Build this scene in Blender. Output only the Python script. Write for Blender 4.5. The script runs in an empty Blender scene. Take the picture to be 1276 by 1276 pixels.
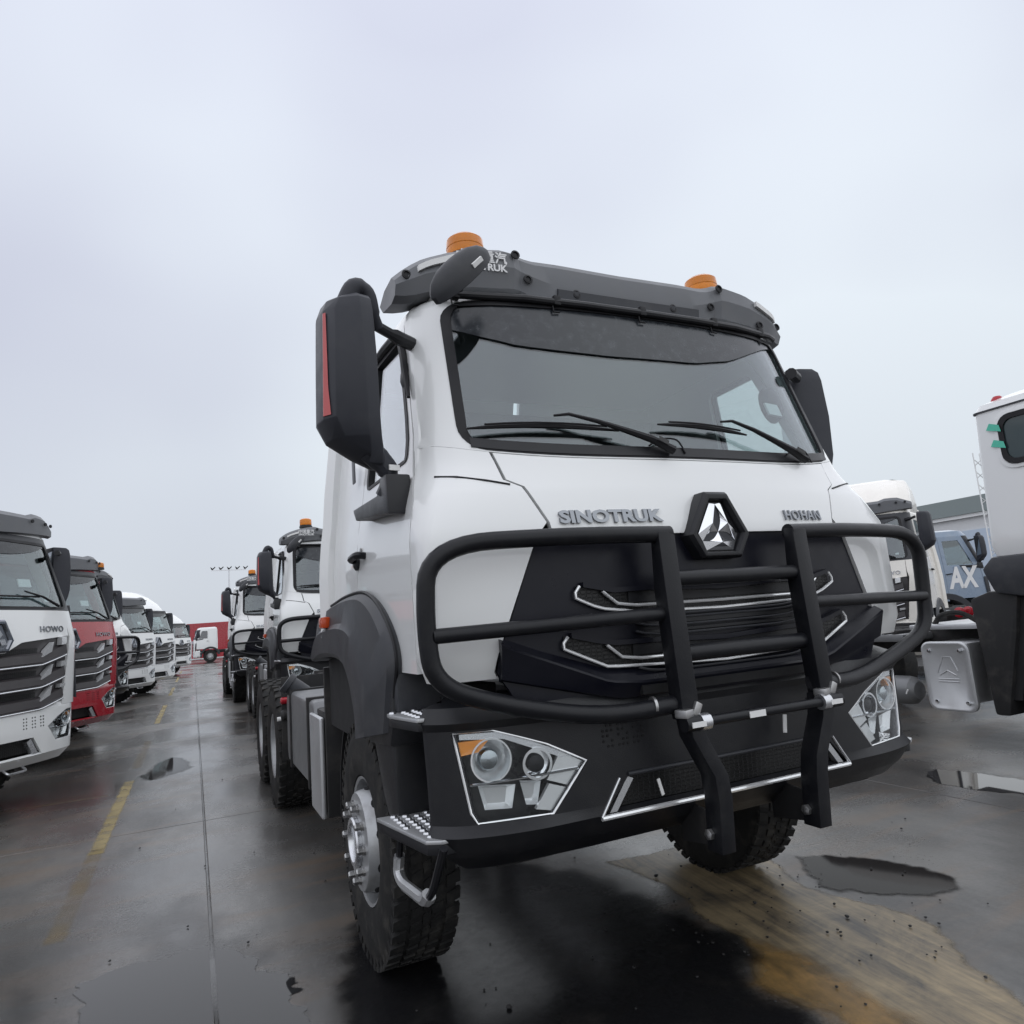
import bpy, bmesh, math, random
import numpy as np
from mathutils import Vector, Matrix
random.seed(7)
D = bpy.data
SC = bpy.context.scene
COL = SC.collection
# ------------------------------------------------------------------ camera
cam_d = D.cameras.new('camera'); cam = D.objects.new('camera', cam_d); COL.objects.link(cam)
CP = Vector((-1.92488, -2.14947, 1.53169)); yaw, pit, rol = map(math.radians, (25.1213, 8.9186, -4.4904))
fwd = Vector((math.sin(yaw)*math.cos(pit), math.cos(yaw)*math.cos(pit), math.sin(pit)))
rgt = Vector((math.cos(yaw), -math.sin(yaw), 0)); up = rgt.cross(fwd)
r2 = math.cos(rol)*rgt + math.sin(rol)*up; u2 = -math.sin(rol)*rgt + math.cos(rol)*up
M4 = Matrix((r2, u2, -fwd)).transposed().to_4x4(); M4.translation = CP
cam.matrix_world = M4
cam_d.sensor_width = 36; cam_d.sensor_fit = 'HORIZONTAL'; cam_d.lens = 861.763/1276*36
cam_d.clip_start = 0.05; cam_d.clip_end = 3000
SC.camera = cam
# ------------------------------------------------------------------ world
SUN_EL, SUN_AZ = math.radians(79), math.radians(172)      # azimuth clockwise from +Y
w = D.worlds.new('World'); SC.world = w; w.use_nodes = True
nt = w.node_tree; nt.nodes.clear()
def wn(t, **k):
    n = nt.nodes.new(t)
    for a, b in k.items(): setattr(n, a, b)
    return n
out = wn('ShaderNodeOutputWorld'); bg = wn('ShaderNodeBackground'); bg2 = wn('ShaderNodeBackground'); mix = wn('ShaderNodeMixShader')
sky = wn('ShaderNodeTexSky', sky_type='NISHITA', sun_disc=False, sun_elevation=SUN_EL, sun_rotation=SUN_AZ, air_density=1.0, dust_density=4.0, ozone_density=1.0)
bg.inputs['Strength'].default_value = 0.1
nt.links.new(sky.outputs[0], bg.inputs['Color'])
tc = wn('ShaderNodeTexCoord'); mp = wn('ShaderNodeMapping'); mp.inputs['Scale'].default_value = (1, 1, 1.6); mp.inputs['Rotation'].default_value = (0.2, 0.1, 0.6)
nz = wn('ShaderNodeTexNoise'); nz.inputs['Scale'].default_value = 1.0; nz.inputs['Detail'].default_value = 3; nz.inputs['Roughness'].default_value = .42
rp = wn('ShaderNodeValToRGB'); rp.color_ramp.elements[0].position = .38; rp.color_ramp.elements[1].position = .64
rp.color_ramp.elements[0].color = (.52, .545, .64, 1); rp.color_ramp.elements[1].color = (.70, .755, .81, 1)
nt.links.new(tc.outputs['Generated'], mp.inputs[0]); nt.links.new(mp.outputs[0], nz.inputs['Vector']); nt.links.new(nz.outputs['Fac'], rp.inputs[0])
# thick cloud is a little brighter overhead than at the horizon
sx = wn('ShaderNodeSeparateXYZ'); nt.links.new(tc.outputs['Generated'], sx.inputs[0])
mr = wn('ShaderNodeMapRange'); mr.inputs['From Min'].default_value = 0; mr.inputs['From Max'].default_value = 1; mr.inputs['To Min'].default_value = .92; mr.inputs['To Max'].default_value = 1.5
nt.links.new(sx.outputs['Z'], mr.inputs['Value'])
nt.links.new(rp.outputs[0], bg2.inputs['Color']); nt.links.new(mr.outputs[0], bg2.inputs['Strength'])
mix.inputs[0].default_value = .93
nt.links.new(bg.outputs[0], mix.inputs[1]); nt.links.new(bg2.outputs[0], mix.inputs[2]); nt.links.new(mix.outputs[0], out.inputs[0])
fill_sun_d = D.lights.new('fill_sun', 'SUN'); fill_sun = D.objects.new('fill_sun', fill_sun_d); COL.objects.link(fill_sun)
fill_sun_d.energy = 1.15; fill_sun_d.angle = math.radians(170); fill_sun_d.color = (1, .97, .93)  # near-dome width: unseen fill added to the overcast sky's light
sdir = Vector((math.sin(SUN_AZ)*math.cos(SUN_EL), math.cos(SUN_AZ)*math.cos(SUN_EL), math.sin(SUN_EL)))
fill_sun.rotation_euler = sdir.to_track_quat('Z', 'Y').to_euler(); fill_sun.location = (0, -10, 20)
SC.view_settings.view_transform = 'Standard'; SC.view_settings.look = 'None'; SC.view_settings.exposure = 0.1; SC.view_settings.gamma = 1
SC.view_settings.use_curve_mapping = False
# ------------------------------------------------------------------ materials
def mat(name, col, rough=.5, metal=0., coat=0., spec=.5, dirt=None, dscale=6., damt=.5, bump=0., bscale=60., emit=0., alpha=1., rvar=.08, grime=None):
    m = D.materials.new(name); m.use_nodes = True; t = m.node_tree; b = t.nodes['Principled BSDF']; N = t.nodes.new; L = t.links.new
    b.inputs['Base Color'].default_value = (*col, 1); b.inputs['Roughness'].default_value = rough; b.inputs['Metallic'].default_value = metal
    b.inputs['Coat Weight'].default_value = coat; b.inputs['Coat Roughness'].default_value = .04; b.inputs['Specular IOR Level'].default_value = spec
    g = N('ShaderNodeNewGeometry')
    n1 = N('ShaderNodeTexNoise'); n1.inputs['Scale'].default_value = dscale; n1.inputs['Detail'].default_value = 6; n1.inputs['Roughness'].default_value = .62
    o = N('ShaderNodeTexCoord'); L(o.outputs['Object'], n1.inputs['Vector'])
    if dirt:
        r = N('ShaderNodeMapRange'); r.inputs['From Min'].default_value = .48; r.inputs['From Max'].default_value = .78; r.inputs['To Max'].default_value = damt
        L(n1.outputs['Fac'], r.inputs['Value'])
        mx = N('ShaderNodeMix'); mx.data_type = 'RGBA'; mx.inputs['A'].default_value = (*col, 1); mx.inputs['B'].default_value = (*dirt, 1)
        L(r.outputs[0], mx.inputs['Factor']); L(mx.outputs['Result'], b.inputs['Base Color'])
    rr = N('ShaderNodeMapRange'); rr.inputs['From Min'].default_value = .3; rr.inputs['From Max'].default_value = .7
    rr.inputs['To Min'].default_value = max(.01, rough-rvar); rr.inputs['To Max'].default_value = min(1, rough+rvar)
    L(n1.outputs['Fac'], rr.inputs['Value']); L(rr.outputs[0], b.inputs['Roughness'])
    if bump:
        n2 = N('ShaderNodeTexNoise'); n2.inputs['Scale'].default_value = bscale; n2.inputs['Detail'].default_value = 4
        L(o.outputs['Object'], n2.inputs['Vector']); bp = N('ShaderNodeBump'); bp.inputs['Strength'].default_value = bump; bp.inputs['Distance'].default_value = .004
        L(n2.outputs['Fac'], bp.inputs['Height']); L(bp.outputs[0], b.inputs['Normal'])
    if emit: b.inputs['Emission Color'].default_value = (*col, 1); b.inputs['Emission Strength'].default_value = emit
    return m
def glass(name, tint, refl=.25, rough=.02):
    m = D.materials.new(name); m.use_nodes = True; t = m.node_tree; t.nodes.clear(); N = t.nodes.new; L = t.links.new
    o = N('ShaderNodeOutputMaterial'); tr = N('ShaderNodeBsdfTransparent'); tr.inputs[0].default_value = (*tint, 1)
    gl = N('ShaderNodeBsdfGlossy'); gl.inputs['Roughness'].default_value = rough; gl.inputs[0].default_value = (.95, .97, 1, 1)
    lw = N('ShaderNodeLayerWeight'); lw.inputs['Blend'].default_value = .5; fr = N('ShaderNodeMath'); fr.operation = 'POWER'; fr.inputs[1].default_value = 5; L(lw.outputs['Facing'], fr.inputs[0])
    mr = N('ShaderNodeMapRange'); mr.inputs['From Min'].default_value = 0; mr.inputs['From Max'].default_value = 1; mr.inputs['To Min'].default_value = refl; mr.inputs['To Max'].default_value = 1
    L(fr.outputs[0], mr.inputs['Value']); mx = N('ShaderNodeMixShader'); L(mr.outputs[0], mx.inputs[0]); L(tr.outputs[0], mx.inputs[1]); L(gl.outputs[0], mx.inputs[2]); L(mx.outputs[0], o.inputs[0])
    return m
def lens(name, col, rough=.1):
    m = mat(name, col, rough, rvar=.02); b = m.node_tree.nodes['Principled BSDF']
    b.inputs['Transmission Weight'].default_value = .35; b.inputs['Subsurface Weight'].default_value = 0
    return m
def meshmat(name, col, col2, scale):
    """woven hexagon grille: a fine pattern of dark openings in black plastic"""
    m = mat(name, col, .4); t = m.node_tree; b = t.nodes['Principled BSDF']; N = t.nodes.new; L = t.links.new
    o = N('ShaderNodeTexCoord'); v = N('ShaderNodeTexVoronoi'); v.feature = 'DISTANCE_TO_EDGE'; v.inputs['Scale'].default_value = scale; v.inputs['Randomness'].default_value = .25
    mp = N('ShaderNodeMapping'); mp.inputs['Scale'].default_value = (.6, 0, 1); L(o.outputs['Object'], mp.inputs[0]); L(mp.outputs[0], v.inputs['Vector'])
    r = N('ShaderNodeMapRange'); r.inputs['From Min'].default_value = .06; r.inputs['From Max'].default_value = .14; r.clamp = True; L(v.outputs['Distance'], r.inputs['Value'])
    mx = N('ShaderNodeMix'); mx.data_type = 'RGBA'; mx.inputs['A'].default_value = (*col, 1); mx.inputs['B'].default_value = (*col2, 1)
    L(r.outputs[0], mx.inputs['Factor']); L(mx.outputs['Result'], b.inputs['Base Color'])
    bp = N('ShaderNodeBump'); bp.invert = True; bp.inputs['Strength'].default_value = .8; bp.inputs['Distance'].default_value = .006; L(r.outputs[0], bp.inputs['Height']); L(bp.outputs[0], b.inputs['Normal'])
    return m
M = {}
M['white'] = mat('white_paint', (.77, .78, .775), .34, coat=.9, dirt=(.64, .635, .615), dscale=1.3, damt=.16, rvar=.05)
M['cream'] = mat('cream_paint', (.80, .77, .71), .3, coat=.4, dirt=(.6, .57, .52), dscale=3, damt=.35)
M['red'] = mat('red_paint', (.36, .018, .03), .28, coat=.5, dirt=(.25, .05, .05), damt=.4)
M['blue'] = mat('blue_paint', (.20, .26, .345), .3, coat=.4, dirt=(.3, .34, .38), damt=.4)
M['black'] = mat('black_satin_paint', (.008, .0085, .011), .36, spec=.30, dirt=(.03, .03, .03), dscale=14, damt=.35, bump=.12, bscale=160)
M['bumper'] = mat('black_moulded_plastic', (.011, .0115, .014), .40, spec=.38, dirt=(.026, .026, .026), dscale=8, damt=.5, bump=.18, bscale=300)
M['navy'] = mat('navy_black_plastic', (.0065, .007, .0125), .34, spec=.3, dirt=(.018, .018, .024), dscale=9, damt=.4)
M['grey'] = mat('grey_moulded_plastic', (.125, .13, .14), .48, spec=.4, dirt=(.16, .16, .16), dscale=7, damt=.5, bump=.1, bscale=250)
M['fender'] = mat('dark_grey_plastic', (.036, .038, .044), .45, spec=.35, dirt=(.08, .08, .08), dscale=5, damt=.6, bump=.12, bscale=250)
M['mirror_shell'] = mat('charcoal_plastic', (.03, .032, .040), .48, spec=.3, dirt=(.065, .065, .07), dscale=6, damt=.4)
M['rubber'] = mat('tyre_rubber', (.016, .016, .016), .75, spec=.25, dirt=(.075, .07, .062), dscale=9, damt=.7, bump=.3, bscale=90)
M['gasket'] = mat('rubber_gasket', (.010, .010, .012), .5, spec=.3)
M['silver'] = mat('silver_wheel_paint', (.40, .41, .42), .36, metal=.55, dirt=(.2, .19, .18), dscale=9, damt=.7)
M['steel'] = mat('bare_steel', (.42, .42, .42), .35, metal=.9, dirt=(.2, .17, .14), dscale=20, damt=.6)
M['alu'] = mat('aluminium_sheet', (.55, .56, .57), .42, metal=.75, dirt=(.42, .42, .42), dscale=5, damt=.6)
M['chrome'] = mat('chrome', (.8, .81, .83), .1, metal=1, rvar=.04)
M['satin'] = mat('satin_chrome', (.6, .61, .63), .25, metal=.9)
M['chassis'] = mat('chassis_paint', (.022, .022, .023), .55, spec=.25, dirt=(.07, .065, .06), dscale=6, damt=.7)
M['dark'] = mat('black_void', (.006, .006, .007), .8)
M['tank'] = mat('fuel_tank_grey', (.17, .175, .18), .42, metal=.3, dirt=(.24, .24, .23), dscale=7, damt=.5)
M['interior'] = mat('interior_grey', (.22, .22, .22), .8)
M['seat'] = mat('seat_cloth', (.06, .06, .065), .9)
M['amber'] = lens('amber_lens', (.85, .27, .008), .18)
M['orange'] = lens('orange_lens', (.75, .09, .015), .2)
M['redlens'] = lens('red_lens', (.5, .015, .03), .2)
M['redstrip'] = mat('red_reflector', (.50, .09, .09), .35)
M['ws'] = glass('windshield_glass', (.78, .84, .84), .095)
M['win'] = glass('side_glass', (.92, .96, .95), .22)
M['dwin'] = glass('dark_glass', (.55, .62, .62), .10)
M['clear'] = glass('clear_lens', (.97, .98, .98), .02)
M['tint'] = mat('reflection_visor_dark', (.020, .023, .028), .22, dirt=(.09, .10, .11), dscale=22, damt=.5)  # painted reflection on the bull bar truck, visor band on the others
M['mglass'] = mat('mirror_glass', (.35, .38, .4), .04, metal=1, rvar=.02)
M['sticker'] = mat('white_sticker', (.75, .75, .74), .5)
M['print'] = mat('black_print', (.05, .05, .05), .6)
M['paper'] = mat('white_paper', (.8, .82, .82), .7)
M['green'] = mat('green_tape', (.08, .5, .36), .5)
M['mesh'] = meshmat('grille_mesh', (.012, .012, .013), (.002, .002, .002), 70)
M['reflector'] = mat('lamp_reflector', (.82, .83, .84), .16, metal=.6)
M['trim'] = mat('bright_trim', (.86, .87, .88), .2, metal=.55)
M['guide'] = mat('light_guide', (.72, .74, .76), .25)
M['badge'] = mat('dark_chrome', (.26, .27, .29), .2, metal=1)
M['lampdark'] = mat('lamp_housing', (.03, .03, .033), .3)
M['amber2'] = mat('amber_indicator', (.85, .30, .03), .2, coat=.3)
M['brownblack'] = mat('dark_grille_plastic', (.035, .031, .033), .38, dirt=(.06, .055, .05), damt=.4)
M['letter'] = mat('white_lettering', (.75, .75, .75), .5)
# ------------------------------------------------------------------ mesh builder
class MB:
    def __init__(s): s.v = []; s.f = []
    def add(s, vs, fs):
        b = len(s.v); s.v += [tuple(p) for p in vs]; s.f += [tuple(b+i for i in f) for f in fs]; return s
    def box(s, c, d, rz=0, rx=0, ry=0):
        R = Matrix.Rotation(rz, 3, 'Z') @ Matrix.Rotation(ry, 3, 'Y') @ Matrix.Rotation(rx, 3, 'X')
        vs = [Vector(c)+R @ Vector((x*d[0]/2, y*d[1]/2, z*d[2]/2)) for x in (-1, 1) for y in (-1, 1) for z in (-1, 1)]
        return s.add(vs, [(0, 1, 3, 2), (4, 6, 7, 5), (0, 4, 5, 1), (2, 3, 7, 6), (0, 2, 6, 4), (1, 5, 7, 3)])
    def prism(s, poly, a, b, ax='x'):
        """polygon in the two other axes, extruded along ax from a to b"""
        def P(p, h): return {'x': (h, p[0], p[1]), 'y': (p[0], h, p[1]), 'z': (p[0], p[1], h)}[ax]
        n = len(poly); vs = [P(p, a) for p in poly]+[P(p, b) for p in poly]
        return s.add(vs, [tuple(range(n))[::-1], tuple(range(n, 2*n))]+[(i, (i+1) % n, n+(i+1) % n, n+i) for i in range(n)])
    def loft(s, rings, caps=True, closed=True):
        n = len(rings[0]); vs = [p for r in rings for p in r]; fs = []
        for k in range(len(rings)-1):
            for i in range(n if closed else n-1): fs.append((k*n+i, k*n+(i+1) % n, (k+1)*n+(i+1) % n, (k+1)*n+i))
        if caps: fs += [tuple(range(n))[::-1], tuple(range((len(rings)-1)*n, len(rings)*n))]
        return s.add(vs, fs)
    def tube(s, path, r, n=12, caps=True, flat=1.0):
        P = [Vector(p) for p in path]; rings = []; T = []
        for i in range(len(P)):
            a = P[max(i-1, 0)]; b = P[min(i+1, len(P)-1)]; T.append((b-a).normalized())
        u = T[0].orthogonal().normalized()
        for i, p in enumerate(P):
            u = (u-T[i]*u.dot(T[i])).normalized(); v = T[i].cross(u)
            rr = r[i] if isinstance(r, (list, tuple)) else r
            rings.append([p+rr*(math.cos(2*math.pi*k/n)*u+flat*math.sin(2*math.pi*k/n)*v) for k in range(n)])
        return s.loft(rings, caps)
    def lathe(s, prof, c, ax=(1, 0, 0), n=32, caps=True):
        """prof: list of (radius, height along axis)"""
        A = Vector(ax).normalized(); u = A.orthogonal().normalized(); v = A.cross(u); c = Vector(c)
        rings = [[c+A*h+r*(math.cos(2*math.pi*k/n)*u+math.sin(2*math.pi*k/n)*v) for k in range(n)] for r, h in prof]
        return s.loft(rings, caps)
    def solid(s, vs, fs, ns, th):
        """thin sheet vs/fs thickened by th against the normals ns"""
        n = len(vs); inner = [Vector(p)-Vector(q)*th for p, q in zip(vs, ns)]
        ec = {}
        for f in fs:
            for i in range(len(f)):
                e = (f[i], f[(i+1) % len(f)]); k = tuple(sorted(e)); ec.setdefault(k, []).append(e)
        wall = [(e[0][1], e[0][0], n+e[0][0], n+e[0][1]) for k, e in ec.items() if len(e) == 1]
        return s.add(list(vs)+inner, list(fs)+[tuple(n+i for i in f[::-1]) for f in fs]+wall)
    def build(s, name, m, parent=None, bevel=0, seg=2, ang=32, label=None, flat=False):
        me = D.meshes.new(name); me.from_pydata(s.v, [], s.f); me.update()
        bm = bmesh.new(); bm.from_mesh(me)
        bmesh.ops.recalc_face_normals(bm, faces=bm.faces)
        if bevel:
            es = [e for e in bm.edges if len(e.link_faces) == 2 and e.calc_face_angle(0) > math.radians(28)]
            bmesh.ops.bevel(bm, geom=es, offset=bevel, segments=seg, profile=.6, affect='EDGES', clamp_overlap=True)
        bm.to_mesh(me); bm.free()
        if not flat:
            me.shade_smooth(); me.set_sharp_from_angle(angle=math.radians(ang))
        me.materials.append(M[m] if isinstance(m, str) else m)
        o = D.objects.new(name, me); COL.objects.link(o)
        if parent is not None: o.parent = parent
        if label: o['label'] = label
        return o
def thing(name, label, cat, loc=(0, 0, 0), rz=0, group=None):
    o = D.objects.new(name, None); COL.objects.link(o); o.location = loc; o.rotation_euler = (0, 0, rz); o.empty_display_size = .3
    o['label'] = label; o['category'] = cat
    if group: o['group'] = group
    return o
def tag(o, label, cat, group=None, kind=None):
    if label: o['label'] = label
    if cat: o['category'] = cat
    if group: o['group'] = group
    if kind: o['kind'] = kind
    return o
def copy_tree(o, parent=None, skip=()):
    c = o.copy(); COL.objects.link(c); c.parent = parent
    if parent is not None and 'label' in c: del c['label']
    for ch in o.children:
        if ch.name.split('.')[0] not in skip: copy_tree(ch, c, skip)
    return c
def arc(cy, cz, r, a0, a1, n): return [(cy+r*math.cos(math.radians(a0+(a1-a0)*i/n)), cz+r*math.sin(math.radians(a0+(a1-a0)*i/n))) for i in range(n+1)]
def lerp(tab, x):
    if x <= tab[0][0]: return tab[0][1]
    for (a, b), (c, d) in zip(tab, tab[1:]):
        if x <= c: return b+(d-b)*(x-a)/(c-a) if c > a else d
    return tab[-1][1]
def smooth_path(pts, n=6):
    """Catmull-Rom through the points"""
    P = [Vector(p) for p in pts]; o = []
    for i in range(len(P)-1):
        a, b, c, d = P[max(i-1, 0)], P[i], P[i+1], P[min(i+2, len(P)-1)]
        for k in range(n):
            t = k/n; o.append(.5*((2*b)+(c-a)*t+(2*a-5*b+4*c-d)*t*t+(3*b-a-3*c+d)*t**3))
    return o+[P[-1]]
def round_path(pts, rad, n=6):
    """polyline with its corners rounded to radius-like distance rad"""
    P = [Vector(p) for p in pts]; o = [P[0]]
    for i in range(1, len(P)-1):
        a, b, c = P[i-1], P[i], P[i+1]; r = rad[i] if isinstance(rad, (list, tuple)) else rad
        d1 = min(r, (a-b).length*.48); d2 = min(r, (c-b).length*.48)
        p, q = b+(a-b).normalized()*d1, b+(c-b).normalized()*d2
        for k in range(n+1):
            t = k/n; o.append((1-t)**2*p+2*t*(1-t)*b+t*t*q)
    return o+[P[-1]]
# ------------------------------------------------------------------ plan-lofted cab surface
class Surf:
    K = 10
    def __init__(s, levels):
        s.z = [l[0] for l in levels]; s.n = len(levels[0][1])-1
        s.g = []
        for z, c in levels:
            row = [Vector((-c[1][0], c[1][1], 0))]+[Vector((*p, 0)) for p in c]+[Vector((-c[-2][0], c[-2][1], 0))]; o = []
            for i in range(s.n):
                a, b, cc, d = row[i], row[i+1], row[i+2], row[i+3]
                for k in range(s.K):
                    t = k/s.K; q = .5*((2*b)+(cc-a)*t+(2*a-5*b+4*cc-d)*t*t+(3*b-a-3*cc+d)*t**3); o.append((q.x, q.y))
            o.append(tuple(c[-1])); s.g.append(np.array(o))
    def row(s, z):
        z = min(max(z, s.z[0]), s.z[-1])
        i = max(0, min(len(s.z)-2, sum(1 for q in s.z if q <= z)-1)); f = (z-s.z[i])/(s.z[i+1]-s.z[i])
        return s.g[i]*(1-f)+s.g[i+1]*f
    def at(s, t, z):
        r = s.row(z); a = min(abs(t), s.n)*s.K; i = min(int(a), len(r)-2); f = a-i; p = r[i]*(1-f)+r[i+1]*f
        return Vector((math.copysign(p[0], t) if t else 0.0, p[1], z))
    def tx(s, x, z):
        r = s.row(z)[:int(5.6*s.K)+1, 0]; return math.copysign(float(np.interp(abs(x), np.maximum.accumulate(r)+np.arange(len(r))*1e-7, np.arange(len(r))/s.K)), x)
    def ty(s, y, z, sg=1):
        r = s.row(z)[4*s.K:8*s.K+1, 1]; return sg*float(np.interp(y, np.maximum.accumulate(r)+np.arange(len(r))*1e-7, 4+np.arange(len(r))/s.K))
    def nrm(s, t, z):
        e = .03; a = s.at(t+e, z)-s.at(t-e, z); b = s.at(t, z+.01)-s.at(t, z-.01)
        n = a.cross(b); return n.normalized() if n.length > 1e-9 else Vector((0, -1, 0))
    def fr(s, x, z, off=0):
        p = s.at(s.tx(x, z), z); return Vector((p.x, p.y-off, z))
    def panel(s, bounds, zs, nc, skip=(), off=0, th=.02, zw=None, offz=None):
        """bounds: functions of z giving t at the column-group limits; skip: (group, z0, z1) left open"""
        vs = []; ns = []; rows = []; grp = []
        for z in zs:
            r = []; B = [b(z) if callable(b) else b for b in bounds]
            for gi in range(len(B)-1):
                for k in range(nc[gi]+(1 if gi == len(B)-2 else 0)):
                    t = B[gi]+(B[gi+1]-B[gi])*k/nc[gi]; zz = zw(s, t, z) if zw else z
                    n = s.nrm(t, zz); p = s.at(t, zz)+n*(off+(offz(t, zz) if offz else 0)); r.append(len(vs)); vs.append(p); ns.append(n)
            rows.append(r)
        for gi in range(len(bounds)-1): grp += [gi]*nc[gi]
        fs = []
        for j in range(len(zs)-1):
            zm = (zs[j]+zs[j+1])/2
            for i in range(len(grp)):
                if any(grp[i] == g and a < zm < b for g, a, b in skip): continue
                fs.append((rows[j][i], rows[j][i+1], rows[j+1][i+1], rows[j+1][i]))
        used = sorted({i for f in fs for i in f}); ix = {q: i for i, q in enumerate(used)}
        return MB().solid([vs[q] for q in used], [tuple(ix[i] for i in f) for f in fs], [ns[q] for q in used], th)
    def strip(s, xs, zt, zb, off=.003, th=.01):
        """patch of the front between two curves over x"""
        vs = []; ns = []; n = len(xs); k = 3
        for x in xs:
            a, b = (zb(x) if callable(zb) else zb), (zt(x) if callable(zt) else zt)
            for j in range(k):
                z = a+(b-a)*j/(k-1); t = s.tx(x, z); nn = s.nrm(t, z); vs.append(s.at(t, z)+nn*off); ns.append(nn)
        fs = [(i*k+j, (i+1)*k+j, (i+1)*k+j+1, i*k+j+1) for i in range(n-1) for j in range(k-1)]
        return MB().solid(vs, fs, ns, th)
def rng(a, b, n): return [a+(b-a)*i/n for i in range(n+1)]
_tc = {}
def text_geo(txt, size, depth, bold=0, shear=0, spacing=1.0):
    k = (txt, size, depth, bold, shear, spacing)
    if k in _tc: return _tc[k]
    c = D.curves.new('lettering', 'FONT'); c.body = txt; c.size = size; c.extrude = depth/2; c.offset = bold; c.shear = shear; c.space_character = spacing; c.resolution_u = 3
    o = D.objects.new('lettering', c); COL.objects.link(o); dg = bpy.context.evaluated_depsgraph_get(); dg.update()
    me = D.meshes.new_from_object(o.evaluated_get(dg)); vs = [tuple(v.co) for v in me.vertices]; fs = [tuple(p.vertices) for p in me.polygons]
    D.objects.remove(o); D.curves.remove(c); D.meshes.remove(me)
    if vs:
        x0 = min(v[0] for v in vs); vs = [(v[0]-x0, v[1], v[2]) for v in vs]
    _tc[k] = (vs, fs); return vs, fs
def text_fit(txt, width, height, depth, f, bold=0, shear=0, spacing=1.0):
    """lettering scaled to width x height and placed by f(u, v, w)"""
    vs, fs = text_geo(txt, 1.0, 1.0, bold, shear, spacing); b = MB()
    if not vs: return b
    w_ = max(v[0] for v in vs) or 1; y0 = min(v[1] for v in vs); h_ = (max(v[1] for v in vs)-y0) or 1
    return b.add([f(v[0]/w_*width, (v[1]-y0)/h_*height, v[2]*depth) for v in vs], fs)
# ------------------------------------------------------------------ shared truck pieces
def obox(b, c, e1, e2, e3):
    c, e1, e2, e3 = map(Vector, (c, e1, e2, e3))
    b.add([c+sx*e1+sy*e2+sz*e3 for sx in (-1, 1) for sy in (-1, 1) for sz in (-1, 1)],
          [(0, 1, 3, 2), (4, 6, 7, 5), (0, 4, 5, 1), (2, 3, 7, 6), (0, 2, 6, 4), (1, 5, 7, 3)])
def ring_pt(c, sg, a, r, h): return Vector((c[0]+sg*h, c[1]+r*math.cos(a), c[2]+r*math.sin(a)))
def wheel(parent, sg, xo, y, front, R=.55, detail=2, rimmat='silver', steer=0):
    c = (0, 0, 0); hub_at = (sg*xo, y, R-.006)
    w_ = D.objects.new('wheel', None)
    b = MB(); A = (sg, 0, 0); n = 40 if detail > 1 else 24
    if front:
        b.lathe([(.285, -.02), (.292, -.012), (.278, -.018), (.268, -.09), (.262, -.13), (.25, -.125), (.226, .010), (.218, .022), (.19, .027), (.12, .027), (.115, .027), (.1, -.03), (.0, -.03)], c, A, n, caps=False)
    else:
        b.lathe([(.285, -.02), (.292, -.012), (.278, -.018), (.272, -.10), (.255, -.16), (.22, -.175), (.17, -.16), (.14, -.16), (.12, -.15), (.115, -.06), (.09, -.045), (0, -.045)], c, A, n, caps=False)
    rim = b.build('wheel', rimmat, parent); rim.location = hub_at; rim.rotation_euler = (0, 0, steer)
    b = MB(); w = .30
    prof = [(.284, -.035), (.30, -.008), (.35, .004), (.42, .006), (.48, -.002), (.52, -.012), (.535, -.022), (.541, -.05), (.541, -w+.05), (.535, -w+.022), (.50, -w+.008), (.42, -w), (.30, -w+.01), (.284, -w+.04)]
    b.lathe([(r*R/.55, h) for r, h in prof], c, A, 64 if detail > 1 else 32, caps=False)
    if detail > 0:
        N = 46 if detail > 1 else 30
        for k in range(N):
            a = 2*math.pi*k/N; er = Vector((0, math.cos(a), math.sin(a))); et = Vector((0, -math.sin(a), math.cos(a))); ax = Vector((sg, 0, 0))
            for h, wd, tw, sh in ((-.035, .030, .024, .0), (-.105, .024, .020, .5), (-.15, .016, .020, .0), (-.195, .024, .020, .5), (-w+.035, .030, .024, 0)):
                a2 = a+sh*2*math.pi/N; er = Vector((0, math.cos(a2), math.sin(a2))); et = Vector((0, -math.sin(a2), math.cos(a2)))
                obox(b, er*(R/.55*.540)+ax*h, ax*wd+et*.008, et*tw, er*.010)
            obox(b, Vector((0, math.cos(a), math.sin(a)))*(R/.55*.515)+ax*(-.012), ax*.006, Vector((0, -math.sin(a), math.cos(a)))*.016, Vector((0, math.cos(a), math.sin(a)))*.022)
    b.build('tyre', 'rubber', rim, ang=40)
    if front:
        hb = MB().lathe([(.112, .02), (.112, .046), (.106, .054), (.088, .054), (.082, .04), (.082, -.02), (0, -.02)], c, A, 28, caps=False); hb.build('hub', 'satin', rim)
        if detail > 1:
            for k in range(10):
                h = MB(); a = 2*math.pi*(k+.5)/10; p0 = ring_pt(c, sg, a, .2405, -.066); p1 = ring_pt(c, sg, a, .231, -.016)
                mid = (p0+p1)/2; et = Vector((0, -math.sin(a), math.cos(a))); al = (p1-p0).normalized(); nn = al.cross(et)
                ring = [mid+al*.026*math.cos(q)+et*.028*math.sin(q) for q in rng(0, 2*math.pi, 12)[:-1]]
                h.loft([[q-nn*.004 for q in ring], [q+nn*.004 for q in ring]]).build('hand_hole', 'dark', rim)
        me = None
        for k in range(10):
            a = 2*math.pi*k/10
            if me is None:
                me = MB().lathe([(.021, 0), (.021, .010), (.017, .012), (.017, .034), (.011, .040), (0, .040)], (0, 0, 0), A, 8, caps=False).build('wheel_nut', 'steel', rim); o = me
            else: o = me.copy(); COL.objects.link(o)
            o.location = ring_pt(c, sg, a, .168, .027)
    else:
        b = MB()
        for k in range(10):
            a = 2*math.pi*k/10; b.lathe([(.02, 0), (.018, .045), (.0, .045)], ring_pt(c, sg, a, .165, -.16), A, 6, caps=False)
        b.build('wheel_nuts', 'steel', rim)
    return rim
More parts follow.
